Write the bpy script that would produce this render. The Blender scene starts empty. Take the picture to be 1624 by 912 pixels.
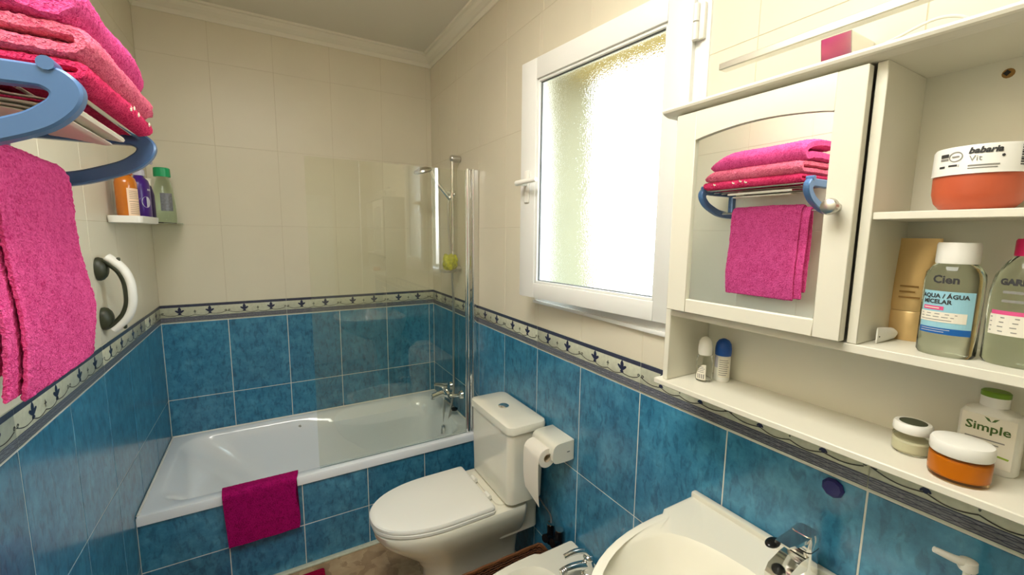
import bpy, bmesh, math, random
from mathutils import Vector, Matrix, noise
random.seed(7)
SC = bpy.context.scene
COL = SC.collection
PI = math.pi

# ------------------------------------------------------------------ camera
R = [[0.86550, -0.50080, 0.01038], [-0.05443, -0.11464, -0.99191], [0.49794, 0.85794, -0.12648]]
cam = bpy.data.cameras.new('camera')
cam.sensor_fit = 'HORIZONTAL'; cam.sensor_width = 36.0; cam.lens = 14.788
cam.clip_start = 0.02
co = bpy.data.objects.new('camera', cam); COL.objects.link(co)
m = Matrix(((R[0][0], -R[1][0], -R[2][0]), (R[0][1], -R[1][1], -R[2][1]), (R[0][2], -R[1][2], -R[2][2]))).to_4x4()
m.translation = Vector((0.53732, -2.97064, 1.66651))
co.matrix_world = m
SC.camera = co

# ------------------------------------------------------------------ world, lamps, exposure
wd = bpy.data.worlds.new('daylight'); SC.world = wd; wd.use_nodes = True
wn = wd.node_tree.nodes; wl = wd.node_tree.links
bg = wn['Background']
tc = wn.new('ShaderNodeTexCoord'); sx = wn.new('ShaderNodeSeparateXYZ'); rp = wn.new('ShaderNodeValToRGB')
wl.new(tc.outputs['Generated'], sx.inputs[0])
ma = wn.new('ShaderNodeMath'); ma.operation = 'MULTIPLY_ADD'; ma.inputs[1].default_value = .5; ma.inputs[2].default_value = .5
wl.new(sx.outputs[2], ma.inputs[0]); wl.new(ma.outputs[0], rp.inputs[0])
rp.color_ramp.elements[0].position = .44; rp.color_ramp.elements[0].color = (.22, .20, .15, 1)
rp.color_ramp.elements[1].position = .80; rp.color_ramp.elements[1].color = (.62, .80, 1.0, 1)
e = rp.color_ramp.elements.new(.51); e.color = (.92, .96, 1.0, 1)
wl.new(rp.outputs[0], bg.inputs[0])
bg.inputs[1].default_value = 9.0

def area(name, loc, rot, sx, sy, power, col):
    l = bpy.data.lights.new(name, 'AREA'); l.shape = 'RECTANGLE'; l.size = sx; l.size_y = sy
    l.energy = power; l.color = col
    o = bpy.data.objects.new(name, l); COL.objects.link(o); o.location = loc; o.rotation_euler = rot
    return o
# added fill light under the ceiling, above the frame, to brighten the room
area('added_fill_light', (0.42, -2.40, 2.85), (0, 0, 0), .8, 1.0, 27, (1.0, .985, .93))

SC.view_settings.view_transform = 'Standard'
SC.view_settings.look = 'None'
SC.view_settings.exposure = 0.52
SC.view_settings.gamma = 1.0
SC.view_settings.use_curve_mapping = False

# ------------------------------------------------------------------ materials
def srgb(r, g, b):
    f = lambda c: (c/255)/12.92 if c/255 <= .04045 else ((c/255+.055)/1.055)**2.4
    return (f(r), f(g), f(b), 1)

class NT:
    def __init__(s, name):
        s.m = bpy.data.materials.new(name); s.m.use_nodes = True
        s.n = s.m.node_tree.nodes; s.l = s.m.node_tree.links
        s.p = s.n['Principled BSDF']; s.out = s.n['Material Output']
    def add(s, t, **kw):
        n = s.n.new(t)
        for k, v in kw.items():
            if k.startswith('i_'): n.inputs[int(k[2:])].default_value = v
            else: setattr(n, k, v)
        return n
    def set(s, **kw):
        for k, v in kw.items():
            s.p.inputs[k.replace('_', ' ')].default_value = v
        return s

def pm(name, col, rough=.4, metal=0, coat=0, spec=.5, bump=0, bscale=200, var=0, vscale=20, sheen=0, sub=0):
    t = NT(name); t.set(Base_Color=col, Roughness=rough, Metallic=metal)
    t.p.inputs['Coat Weight'].default_value = coat; t.p.inputs['Coat Roughness'].default_value = .05
    t.p.inputs['Specular IOR Level'].default_value = spec
    if sheen:
        t.p.inputs['Sheen Weight'].default_value = sheen; t.p.inputs['Sheen Roughness'].default_value = .5
        t.p.inputs['Sheen Tint'].default_value = col
    g = t.add('ShaderNodeNewGeometry')
    if var:
        nz = t.add('ShaderNodeTexNoise'); nz.inputs['Scale'].default_value = vscale; nz.inputs['Detail'].default_value = 4
        t.l.new(g.outputs['Position'], nz.inputs['Vector'])
        mx = t.add('ShaderNodeMixRGB'); mx.blend_type = 'MULTIPLY'
        mx.inputs[1].default_value = col
        r = t.add('ShaderNodeValToRGB')
        r.color_ramp.elements[0].position = .3; r.color_ramp.elements[0].color = (1-var,)*3+(1,)
        r.color_ramp.elements[1].position = .7
        t.l.new(nz.outputs[0], r.inputs[0]); t.l.new(r.outputs[0], mx.inputs[2]); mx.inputs[0].default_value = 1
        t.l.new(mx.outputs[0], t.p.inputs['Base Color'])
    if bump:
        nb = t.add('ShaderNodeTexNoise'); nb.inputs['Scale'].default_value = bscale; nb.inputs['Detail'].default_value = 3
        t.l.new(g.outputs['Position'], nb.inputs['Vector'])
        b = t.add('ShaderNodeBump'); b.inputs['Strength'].default_value = bump; b.inputs['Distance'].default_value = .002
        t.l.new(nb.outputs[0], b.inputs['Height']); t.l.new(b.outputs[0], t.p.inputs['Normal'])
    return t.m

def blue_tile_mat():
    t = NT('blue_glazed_tile')
    g = t.add('ShaderNodeNewGeometry'); oi = t.add('ShaderNodeObjectInfo')
    n1 = t.add('ShaderNodeTexNoise'); n1.inputs['Scale'].default_value = 14; n1.inputs['Detail'].default_value = 8; n1.inputs['Roughness'].default_value = .7
    t.l.new(g.outputs['Position'], n1.inputs['Vector'])
    r = t.add('ShaderNodeValToRGB'); cr = r.color_ramp
    cr.elements[0].position = .30; cr.elements[0].color = (.020, .140, .255, 1)
    cr.elements[1].position = .72; cr.elements[1].color = (.085, .335, .50, 1)
    e = cr.elements.new(.5); e.color = (.042, .225, .375, 1)
    t.l.new(n1.outputs[0], r.inputs[0])
    # vertical streaks and pits of the embossed glaze
    mp = t.add('ShaderNodeMapping'); mp.inputs['Scale'].default_value = (1, 1, .42)
    t.l.new(g.outputs['Position'], mp.inputs['Vector'])
    n2 = t.add('ShaderNodeTexNoise'); n2.inputs['Scale'].default_value = 55; n2.inputs['Detail'].default_value = 5; n2.inputs['Distortion'].default_value = .6
    t.l.new(mp.outputs[0], n2.inputs['Vector'])
    r2 = t.add('ShaderNodeValToRGB'); r2.color_ramp.elements[0].position = .36; r2.color_ramp.elements[0].color = (.55, .58, .62, 1)
    r2.color_ramp.elements[1].position = .50
    t.l.new(n2.outputs[0], r2.inputs[0])
    mx = t.add('ShaderNodeMixRGB'); mx.blend_type = 'MULTIPLY'; mx.inputs[0].default_value = .8
    t.l.new(r.outputs[0], mx.inputs[1]); t.l.new(r2.outputs[0], mx.inputs[2])
    hv = t.add('ShaderNodeHueSaturation')
    mm = t.add('ShaderNodeMapRange'); mm.inputs[3].default_value = .92; mm.inputs[4].default_value = 1.1
    t.l.new(oi.outputs['Random'], mm.inputs[0]); t.l.new(mm.outputs[0], hv.inputs['Value'])
    t.l.new(mx.outputs[0], hv.inputs['Color']); t.l.new(hv.outputs[0], t.p.inputs['Base Color'])
    b = t.add('ShaderNodeBump'); b.inputs['Strength'].default_value = .35; b.inputs['Distance'].default_value = .0012
    t.l.new(r2.outputs[0], b.inputs['Height']); t.l.new(b.outputs[0], t.p.inputs['Normal'])
    t.set(Roughness=.3); t.p.inputs['Coat Weight'].default_value = .5; t.p.inputs['Coat Roughness'].default_value = .12
    return t.m

def floor_mat():
    t = NT('floor_stone')
    g = t.add('ShaderNodeNewGeometry')
    v = t.add('ShaderNodeTexVoronoi'); v.inputs['Scale'].default_value = 16
    n0 = t.add('ShaderNodeTexNoise'); n0.inputs['Scale'].default_value = 12; n0.inputs['Detail'].default_value = 6
    t.l.new(g.outputs['Position'], n0.inputs['Vector'])
    mx0 = t.add('ShaderNodeMixRGB'); mx0.inputs[0].default_value = .12
    t.l.new(g.outputs['Position'], mx0.inputs[1]); t.l.new(n0.outputs[1], mx0.inputs[2]); t.l.new(mx0.outputs[0], v.inputs['Vector'])
    r = t.add('ShaderNodeValToRGB'); cr = r.color_ramp
    cr.elements[0].position = .15; cr.elements[0].color = srgb(112, 84, 56)
    cr.elements[1].position = .8; cr.elements[1].color = srgb(196, 170, 132)
    e = cr.elements.new(.45); e.color = srgb(160, 132, 98)
    mx = t.add('ShaderNodeMixRGB'); mx.inputs[0].default_value = .6
    t.l.new(v.outputs['Color'], mx.inputs[1]); t.l.new(n0.outputs[0], mx.inputs[2])
    bw = t.add('ShaderNodeRGBToBW'); t.l.new(mx.outputs[0], bw.inputs[0]); t.l.new(bw.outputs[0], r.inputs[0])
    t.l.new(r.outputs[0], t.p.inputs['Base Color'])
    t.set(Roughness=.35)
    return t.m

def terry_mat(name, col, dark):
    t = NT(name)
    g = t.add('ShaderNodeNewGeometry')
    n = t.add('ShaderNodeTexNoise'); n.inputs['Scale'].default_value = 210; n.inputs['Detail'].default_value = 3; n.inputs['Distortion'].default_value = .8
    t.l.new(g.outputs['Position'], n.inputs['Vector'])
    n2 = t.add('ShaderNodeTexNoise'); n2.inputs['Scale'].default_value = 38; n2.inputs['Detail'].default_value = 4
    t.l.new(g.outputs['Position'], n2.inputs['Vector'])
    r = t.add('ShaderNodeValToRGB'); r.color_ramp.elements[0].position = .36; r.color_ramp.elements[0].color = dark
    r.color_ramp.elements[1].position = .56; r.color_ramp.elements[1].color = col
    a = t.add('ShaderNodeMath'); a.operation = 'MULTIPLY_ADD'; a.inputs[1].default_value = .7
    b0 = t.add('ShaderNodeMath'); b0.operation = 'MULTIPLY'; b0.inputs[1].default_value = .3
    t.l.new(n2.outputs[0], b0.inputs[0]); t.l.new(n.outputs[0], a.inputs[0]); t.l.new(b0.outputs[0], a.inputs[2])
    t.l.new(a.outputs[0], r.inputs[0]); t.l.new(r.outputs[0], t.p.inputs['Base Color'])
    b = t.add('ShaderNodeBump'); b.inputs['Strength'].default_value = 1; b.inputs['Distance'].default_value = .006
    t.l.new(n.outputs[0], b.inputs['Height']); t.l.new(b.outputs[0], t.p.inputs['Normal'])
    t.set(Roughness=.95); t.p.inputs['Specular IOR Level'].default_value = .1
    t.p.inputs['Sheen Weight'].default_value = .35; t.p.inputs['Sheen Roughness'].default_value = .6; t.p.inputs['Sheen Tint'].default_value = col
    return t.m

def frosted_mat():
    t = NT('obscure_glass'); t.n.remove(t.p)
    g = t.add('ShaderNodeNewGeometry')
    v = t.add('ShaderNodeTexNoise'); v.inputs['Scale'].default_value = 230; v.inputs['Detail'].default_value = 2
    t.l.new(g.outputs['Position'], v.inputs['Vector'])
    b = t.add('ShaderNodeBump'); b.inputs['Strength'].default_value = .5; b.inputs['Distance'].default_value = .003
    t.l.new(v.outputs[0], b.inputs['Height'])
    rf = t.add('ShaderNodeBsdfRefraction'); rf.distribution = 'BECKMANN'; rf.inputs['Color'].default_value = (.97, .99, .97, 1); rf.inputs['Roughness'].default_value = .17; rf.inputs['IOR'].default_value = 1.3
    gl = t.add('ShaderNodeBsdfGlossy'); gl.inputs['Roughness'].default_value = .12
    t.l.new(b.outputs[0], rf.inputs['Normal'])
    lw = t.add('ShaderNodeLayerWeight'); lw.inputs[0].default_value = .5
    pw = t.add('ShaderNodeMath'); pw.operation = 'POWER'; pw.inputs[1].default_value = 4.5
    t.l.new(lw.outputs['Facing'], pw.inputs[0])
    ml = t.add('ShaderNodeMath'); ml.operation = 'MULTIPLY_ADD'; ml.inputs[1].default_value = .9; ml.inputs[2].default_value = .04
    t.l.new(pw.outputs[0], ml.inputs[0])
    mx = t.add('ShaderNodeMixShader'); t.l.new(ml.outputs[0], mx.inputs[0]); t.l.new(rf.outputs[0], mx.inputs[1]); t.l.new(gl.outputs[0], mx.inputs[2])
    t.l.new(mx.outputs[0], t.out.inputs[0])
    return t.m

def sheet_glass_mat(name, tint):
    t = NT(name); t.n.remove(t.p)
    tr = t.add('ShaderNodeBsdfTransparent'); tr.inputs[0].default_value = tint
    gl = t.add('ShaderNodeBsdfGlossy'); gl.inputs['Roughness'].default_value = .0; gl.inputs[0].default_value = (1, 1, 1, 1)
    lw = t.add('ShaderNodeLayerWeight'); lw.inputs[0].default_value = .5
    pw = t.add('ShaderNodeMath'); pw.operation = 'POWER'; pw.inputs[1].default_value = 4.5
    t.l.new(lw.outputs['Facing'], pw.inputs[0])
    ml = t.add('ShaderNodeMath'); ml.operation = 'MULTIPLY_ADD'; ml.inputs[1].default_value = .95; ml.inputs[2].default_value = .05
    t.l.new(pw.outputs[0], ml.inputs[0])
    mx = t.add('ShaderNodeMixShader'); t.l.new(ml.outputs[0], mx.inputs[0]); t.l.new(tr.outputs[0], mx.inputs[1]); t.l.new(gl.outputs[0], mx.inputs[2])
    t.l.new(mx.outputs[0], t.out.inputs[0])
    return t.m

def clear_mat(name, col, rough=.03, ior=1.4):
    t = NT(name); t.set(Base_Color=col, Roughness=rough, IOR=ior)
    t.p.inputs['Transmission Weight'].default_value = 1
    return t.m

def wicker_mat():
    t = NT('wicker')
    g = t.add('ShaderNodeNewGeometry')
    w = t.add('ShaderNodeTexWave'); w.bands_direction = 'Z'; w.inputs['Scale'].default_value = 28; w.inputs['Distortion'].default_value = 6; w.inputs['Detail'].default_value = 3; w.inputs['Detail Scale'].default_value = 3
    t.l.new(g.outputs['Position'], w.inputs['Vector'])
    r = t.add('ShaderNodeValToRGB'); r.color_ramp.elements[0].color = srgb(58, 32, 18); r.color_ramp.elements[1].color = srgb(138, 86, 48)
    t.l.new(w.outputs[0], r.inputs[0]); t.l.new(r.outputs[0], t.p.inputs['Base Color'])
    b = t.add('ShaderNodeBump'); b.inputs['Distance'].default_value = .003; t.l.new(w.outputs[0], b.inputs['Height']); t.l.new(b.outputs[0], t.p.inputs['Normal'])
    t.set(Roughness=.6)
    return t.m

M = {}
M['blue'] = blue_tile_mat()
M['cream'] = pm('cream_glazed_tile', srgb(229, 221, 198), .34, coat=0, spec=.3, var=.05, vscale=3, bump=.04, bscale=30)
M['creamgrout'] = pm('cream_grout', srgb(212, 202, 176), .8)
M['grout'] = pm('grout', srgb(226, 226, 214), .8, bump=.2, bscale=400)
M['sage'] = pm('border_field', srgb(206, 208, 184), .3, coat=.2, var=.16, vscale=60)
M['navy'] = pm('border_navy', srgb(66, 70, 92), .35, coat=.2, var=.35, vscale=120)
M['motif'] = pm('border_motif', srgb(40, 44, 74), .35, coat=.2)
M['olive'] = pm('border_line', srgb(62, 60, 52), .4)
M['motif2'] = pm('border_small_motif', srgb(92, 96, 84), .4)
M['braid'] = pm('border_braid', srgb(134, 136, 142), .35, coat=.2, var=.35, vscale=110)
M['plaster'] = pm('plaster_white', srgb(226, 222, 206), .7)
M['cornice'] = pm('cornice_white', srgb(236, 232, 214), .55)
M['soffit'] = pm('soffit_yellow', srgb(168, 150, 90), .8)  # yellower than the other sides of the window opening
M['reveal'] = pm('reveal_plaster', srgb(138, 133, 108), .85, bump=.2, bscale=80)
M['floor'] = floor_mat()
M['pvc'] = pm('white_frame', srgb(234, 234, 228), .35)
M['gasket'] = pm('gasket', srgb(95, 98, 98), .7)
M['frost'] = frosted_mat()
M['ceramic'] = pm('white_ceramic', srgb(236, 232, 214), .12, coat=.6, spec=.6)
M['enamel'] = pm('white_enamel', srgb(243, 247, 249), .15, coat=.5, spec=.6)
M['plastic'] = pm('white_plastic', srgb(236, 234, 224), .3)
M['laminate'] = pm('white_laminate', srgb(226, 222, 204), .4)
M['chrome'] = pm('chrome', (.78, .78, .76, 1), .09, metal=1)
M['satin'] = pm('satin_metal', (.62, .60, .56, 1), .28, metal=1)
M['mirror'] = pm('mirror_silver', (.93, .95, .92, 1), .0, metal=1)
M['screen'] = sheet_glass_mat('shower_glass', (.955, .965, .925, 1))
M['pink'] = terry_mat('pink_terry', srgb(244, 96, 160), srgb(206, 44, 112))
M['coral'] = terry_mat('coral_pink_terry', srgb(246, 126, 152), srgb(206, 66, 104))
M['hot'] = terry_mat('hot_pink_terry', srgb(246, 72, 122), srgb(206, 26, 78))
M['magenta'] = terry_mat('magenta_terry', srgb(190, 20, 112), srgb(128, 6, 70))
M['matred'] = terry_mat('crimson_mat', srgb(176, 16, 62), srgb(110, 4, 34))
M['cloth'] = pm('white_cloth', srgb(232, 222, 202), .9, bump=.3, bscale=250)
M['lightblue'] = pm('light_blue_plastic', srgb(78, 112, 156), .3)
M['dark'] = pm('dark_rubber', srgb(52, 56, 40), .45)
M['black'] = pm('black_plastic', srgb(14, 14, 16), .25)
M['deepblue'] = pm('deep_blue_rubber', srgb(24, 22, 104), .35)  # the hook pad's own deep blue
M['amber'] = pm('amber_gel', srgb(196, 110, 20), .2, coat=.5)
M['orange'] = clear_mat('orange_liquid', (.93, .36, .03, 1), .05)
M['orangelid'] = pm('orange_cap', srgb(206, 110, 40), .4)
M['label'] = pm('paper_label', srgb(232, 226, 208), .6)
M['peach'] = pm('peach_label', srgb(238, 206, 172), .6)
M['purple'] = pm('purple_plastic', srgb(64, 22, 120), .3)
M['darkpurple'] = pm('dark_purple_plastic', srgb(44, 26, 78), .3)
M['silverpaint'] = pm('silver_print', srgb(190, 188, 200), .4)
M['greenclear'] = clear_mat('green_clear_plastic', (.80, .93, .80, 1), .05, 1.25)
M['green'] = pm('green_cap', srgb(22, 168, 106), .35)
M['leafgreen'] = pm('leaf_green_cap', srgb(112, 150, 28), .4)
M['clear'] = clear_mat('clear_plastic', (.93, .96, .92, 1), .04, 1.3)
M['water'] = clear_mat('micellar_water', (.80, .86, .76, 1), .04, 1.33)
M['bluelabel'] = pm('light_blue_label', srgb(150, 200, 214), .5)
M['bluestripe'] = pm('blue_stripe', srgb(10, 92, 166), .5)
M['pinkprint'] = pm('pink_print', srgb(222, 84, 136), .5)
M['pinkcap'] = pm('pink_cap', srgb(206, 22, 92), .35)
M['print'] = pm('dark_print', srgb(54, 54, 54), .6)
M['greyprint'] = pm('grey_print', srgb(140, 138, 130), .6)
M['greenprint'] = pm('green_print', srgb(70, 100, 40), .6)
M['lime'] = pm('lime_print', srgb(150, 176, 60), .6)
M['capblue'] = pm('blue_cap', srgb(10, 74, 156), .35)
M['gold'] = pm('gold_tube', srgb(216, 182, 124), .36, metal=.4)
M['terracotta'] = pm('terracotta_tub', srgb(198, 92, 58), .4)
M['honey'] = clear_mat('honey_gel', (.97, .66, .22, 1), .12, 1.3)
M['honeycore'] = pm('honey_core', srgb(226, 150, 34), .4)
M['cream_in'] = pm('cream_product', srgb(232, 224, 186), .5)
M['lidgreen'] = pm('dark_lid_disc', srgb(58, 66, 42), .4)
M['sponge'] = pm('yellow_sponge', srgb(208, 206, 30), .95, bump=1, bscale=120, var=.5, vscale=60)
M['wicker'] = wicker_mat()
M['wickerrim'] = pm('wicker_rim', srgb(120, 74, 38), .6)
M['card'] = pm('cardboard', srgb(196, 180, 150), .9)
M['tissue'] = pm('toilet_paper', srgb(240, 232, 216), .95, bump=.3, bscale=300)
M['rust'] = pm('rust', srgb(150, 112, 56), .8)
M['alu'] = pm('light_bar_aluminium', (.74, .73, .66, 1), .32, metal=1)

# ------------------------------------------------------------------ builders
def link(name, me, parent=None, inv=None):
    o = bpy.data.objects.new(name, me); COL.objects.link(o)
    if parent is not None:
        o.parent = parent
        L = parent.get('_loc')
        if L is not None: o.matrix_parent_inverse = Matrix.Translation((-L[0], -L[1], -L[2]))
    return o

def tag(o, label=None, cat=None, group=None, kind=None):
    if label: o['label'] = label
    if cat: o['category'] = cat
    if group: o['group'] = group
    if kind: o['kind'] = kind
    return o

def empty(name, loc, label, cat, group=None):
    o = bpy.data.objects.new(name, None); COL.objects.link(o); o.location = loc
    o.empty_display_size = .02; o['_loc'] = list(loc)
    return tag(o, label, cat, group)

def group_root(name):
    return None

class B:
    """collects shapes into one mesh; mats = list of material keys"""
    def __init__(s, *mats):
        s.bm = bmesh.new(); s.mats = list(mats) or ['plastic']; s.mi = 0
    def mat(s, i): s.mi = i; return s
    def _take(s, bm2, smooth=True):
        mp = {}
        for v in bm2.verts: mp[v] = s.bm.verts.new(v.co)
        for f in bm2.faces:
            try:
                nf = s.bm.faces.new([mp[v] for v in f.verts]); nf.material_index = s.mi; nf.smooth = smooth
            except ValueError: pass
        bm2.free(); return s
    def box(s, lo, hi, bev=0, seg=2):
        b = bmesh.new(); bmesh.ops.create_cube(b, size=1)
        for v in b.verts:
            v.co = Vector([lo[i] if v.co[i] < 0 else hi[i] for i in range(3)])
        if bev: bmesh.ops.bevel(b, geom=b.edges[:], offset=bev, segments=seg, affect='EDGES', profile=.5)
        return s._take(b, bool(bev))
    def rings(s, rs, cap0=True, cap1=True, closed=True, smooth=True):
        vs = [[s.bm.verts.new(p) for p in r] for r in rs]
        n = len(vs[0])
        for a, b in zip(vs[:-1], vs[1:]):
            for i in range(n if closed else n-1):
                j = (i+1) % n
                try:
                    f = s.bm.faces.new((a[i], a[j], b[j], b[i])); f.material_index = s.mi; f.smooth = smooth
                except ValueError: pass
        if closed:
            for c, r in ((cap0, vs[0][::-1]), (cap1, vs[-1])):
                if c:
                    f = s.bm.faces.new(r); f.material_index = s.mi; f.smooth = False
        return s
    def lathe(s, prof, c=(0, 0, 0), n=32, axis='Z', sx=1, sy=1, cap0=True, cap1=True, rot=None):
        rs = []
        for r, h in prof:
            ring = []
            for k in range(n):
                a = 2*PI*k/n
                p = Vector((r*sx*math.cos(a), r*sy*math.sin(a), h))
                if axis == 'X': p = Vector((p.z, p.x, p.y))
                elif axis == 'Y': p = Vector((p.y, p.z, p.x))
                if rot is not None: p = rot @ p
                ring.append(p+Vector(c))
            rs.append(ring)
        return s.rings(rs, cap0, cap1)
    def tube(s, pts, r, n=12, caps=True, sm=0):
        pts = [Vector(p) for p in pts]
        if sm: pts = spline(pts, sm)
        rr = r if isinstance(r, (list, tuple)) else [r]*len(pts)
        if len(rr) != len(pts):
            rr = [rr[min(int(i/(len(pts)-1)*(len(rr)-1)), len(rr)-2)] * (1-(i/(len(pts)-1)*(len(rr)-1) - min(int(i/(len(pts)-1)*(len(rr)-1)), len(rr)-2)))
                  + rr[min(int(i/(len(pts)-1)*(len(rr)-1)), len(rr)-2)+1] * (i/(len(pts)-1)*(len(rr)-1) - min(int(i/(len(pts)-1)*(len(rr)-1)), len(rr)-2)) for i in range(len(pts))]
        t0 = (pts[1]-pts[0]).normalized()
        u = t0.orthogonal().normalized(); rs = []
        for i, p in enumerate(pts):
            t = (pts[min(i+1, len(pts)-1)]-pts[max(i-1, 0)]).normalized()
            u = (u - t*u.dot(t)).normalized(); w = t.cross(u)
            rs.append([p+(u*math.cos(2*PI*k/n)+w*math.sin(2*PI*k/n))*rr[i] for k in range(n)])
        return s.rings(rs, caps, caps)
    def prism(s, poly, f0, f1, bev=0):
        """poly 2D list; f0/f1 map (a,b)->3D for the two faces"""
        b = bmesh.new()
        v0 = [b.verts.new(f0(*p)) for p in poly]; v1 = [b.verts.new(f1(*p)) for p in poly]
        n = len(poly)
        b.faces.new(v0[::-1]); b.faces.new(v1)
        for i in range(n): b.faces.new((v0[i], v0[(i+1) % n], v1[(i+1) % n], v1[i]))
        if bev:
            es = [e for e in b.edges if (e.verts[0] in v0) == (e.verts[1] in v0)]
            bmesh.ops.bevel(b, geom=es, offset=bev, segments=2, affect='EDGES', profile=.5)
        bmesh.ops.recalc_face_normals(b, faces=b.faces[:])
        return s._take(b, False)
    def poly(s, pts):
        f = s.bm.faces.new([s.bm.verts.new(p) for p in pts]); f.material_index = s.mi
        return s
    def ball(s, c, r, sc=(1, 1, 1), sub=3, jitter=0):
        b = bmesh.new(); bmesh.ops.create_icosphere(b, subdivisions=sub, radius=1)
        for v in b.verts:
            k = 1 + (jitter*noise.noise(v.co*2.3+Vector(c)*31) if jitter else 0)
            v.co = Vector((v.co.x*r*sc[0]*k+c[0], v.co.y*r*sc[1]*k+c[1], v.co.z*r*sc[2]*k+c[2]))
        return s._take(b)
    def obj(s, name, parent=None, recalc=True, label=None):
        if recalc: bmesh.ops.recalc_face_normals(s.bm, faces=s.bm.faces[:])
        me = bpy.data.meshes.new(name); s.bm.to_mesh(me); s.bm.free()
        for k in s.mats: me.materials.append(M[k])
        if any(p.use_smooth for p in me.polygons):
            try: me.set_sharp_from_angle(angle=math.radians(38))
            except Exception: pass
        o = link(name, me, parent)
        if name == 'print': o['kind'] = 'stuff'
        if label: o['label'] = label
        return o

def spline(pts, k):
    out = []
    P = [pts[0]]+list(pts)+[pts[-1]]
    for i in range(1, len(P)-2):
        a, b, c, d = P[i-1], P[i], P[i+1], P[i+2]
        for j in range(k):
            t = j/k
            out.append(.5*((2*b)+(c-a)*t+(2*a-5*b+4*c-d)*t*t+(3*b-a-3*c+d)*t**3))
    out.append(P[-2]); return out

def rrect(cx, cy, hx, hy, r, nc=8, ns=6):
    """rounded rectangle outline, same point count for any radius"""
    r = min(r, hx-1e-4, hy-1e-4); pts = []
    cs = [(hx-r, hy-r, 0), (-(hx-r), hy-r, 90), (-(hx-r), -(hy-r), 180), (hx-r, -(hy-r), 270)]
    for k, (x, y, a0) in enumerate(cs):
        for j in range(nc+1):
            a = math.radians(a0+90*j/nc); pts.append((cx+x+r*math.cos(a), cy+y+r*math.sin(a)))
        nx = cs[(k+1) % 4]; a = math.radians(a0+90)
        p0 = pts[-1]; b = math.radians(nx[2]); p1 = (cx+nx[0]+r*math.cos(b), cy+nx[1]+r*math.sin(b))
        for j in range(1, ns): pts.append((p0[0]+(p1[0]-p0[0])*j/ns, p0[1]+(p1[1]-p0[1])*j/ns))
    return pts

def text_obj(name, body, size, fmap, mat, parent, shear=0, bold=0, label=None):
    c = bpy.data.curves.new('txt', 'FONT'); c.body = body; c.size = size; c.shear = shear; c.offset = bold; c.resolution_u = 2
    c.align_x = 'CENTER'; c.align_y = 'CENTER'
    o = bpy.data.objects.new('txt', c); COL.objects.link(o)
    dg = bpy.context.evaluated_depsgraph_get(); ev = o.evaluated_get(dg)
    me0 = ev.to_mesh(); me = bpy.data.meshes.new(name)
    me.from_pydata([fmap(v.co.x, v.co.y) for v in me0.vertices], [], [list(p.vertices) for p in me0.polygons])
    ev.to_mesh_clear(); bpy.data.objects.remove(o); bpy.data.curves.remove(c)
    me.materials.append(M[mat])
    return link(name, me, parent)

def cylmap(cx, cy, z0, r, phi, sx=1, sy=1):
    def f(a, b):
        t = phi+a/r
        return Vector((cx+r*sx*math.cos(t), cy+r*sy*math.sin(t), z0+b))
    return f

def patch(b, f, a0, a1, b0, b1, n=10):
    for i in range(n):
        u, v = a0+(a1-a0)*i/n, a0+(a1-a0)*(i+1)/n
        b.poly([f(u, b0), f(v, b0), f(v, b1), f(u, b1)])
    return b

# ------------------------------------------------------------------ room shell
T = .31; W = 1.5876; Z0 = 1.1451; H = .4471; BH = .1048; XO = .0017; LO = -.3341; RO = -1.0898
ZC = 2.87; YN = -4.25; GR = .0038
WIN = (-2.20, -1.375, 1.365, 2.372)      # y0,y1,z0,z1 of the opening

GD = .0011          # depth of the joints
def two(name, lo, hi):
    b = B('grout', 'creamgrout'); b.box(lo, (hi[0], hi[1], Z0+BH)); b.mat(1).box((lo[0], lo[1], Z0+BH), hi)
    return tag(b.obj(name), kind='structure')
wall_back = two('wall_back', (-.15, GD, 0), (W+.15, .15, ZC))
wall_left = two('wall_left', (-.15, YN, 0), (-GD, GD, ZC))
b = B('grout', 'reveal', 'creamgrout', 'soffit')
xr0, xr1 = W+GD, 1.955
zs_ = Z0+BH
b.box((xr0, YN, 0), (xr1, .15, zs_)); b.mat(2)
b.box((xr0, YN, zs_), (xr1, -2.62, ZC)); b.box((xr0, WIN[1], zs_), (xr1, .15, ZC))
b.box((xr0, -2.62, zs_), (xr1, WIN[1], WIN[2])); b.box((xr0, -2.62, WIN[3]), (xr1, WIN[1], ZC))
b.prism([(xr0, -2.62), (xr1, -2.62), (xr1, -2.52), (1.66, WIN[0]), (xr0, WIN[0])], lambda a, c: Vector((a, c, WIN[2])), lambda a, c: Vector((a, c, WIN[3])))  # unseen near side, splayed so the sky reflects in the shower glass
b.mat(1)
e = .004
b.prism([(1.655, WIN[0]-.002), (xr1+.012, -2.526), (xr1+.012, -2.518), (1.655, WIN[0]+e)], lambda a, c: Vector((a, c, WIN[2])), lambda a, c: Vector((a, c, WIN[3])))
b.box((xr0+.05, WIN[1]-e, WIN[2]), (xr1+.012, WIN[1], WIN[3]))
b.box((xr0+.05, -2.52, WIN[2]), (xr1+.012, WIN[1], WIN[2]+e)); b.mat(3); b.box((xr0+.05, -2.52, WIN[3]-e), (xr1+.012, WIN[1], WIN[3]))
wall_right = tag(b.obj('wall_right'), kind='structure')
tag(B('cream').box((0, YN-.12, 0), (W, YN, ZC)).obj('wall_front'), kind='structure')
b = B('pvc'); b.box((.42, YN, .005), (1.18, YN+.03, 2.03), .004)
for q in (.12, .78, 1.44): b.box((.52, YN+.028, q), (1.08, YN+.036, q+.5), .004)
for q0, q1 in ((.35, .42), (1.18, 1.25)): b.box((q0, YN, .0), (q1, YN+.045, 2.10), .004)
b.box((.35, YN, 2.03), (1.25, YN+.045, 2.10), .004)
tag(b.obj('door_1'), kind='structure')
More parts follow.
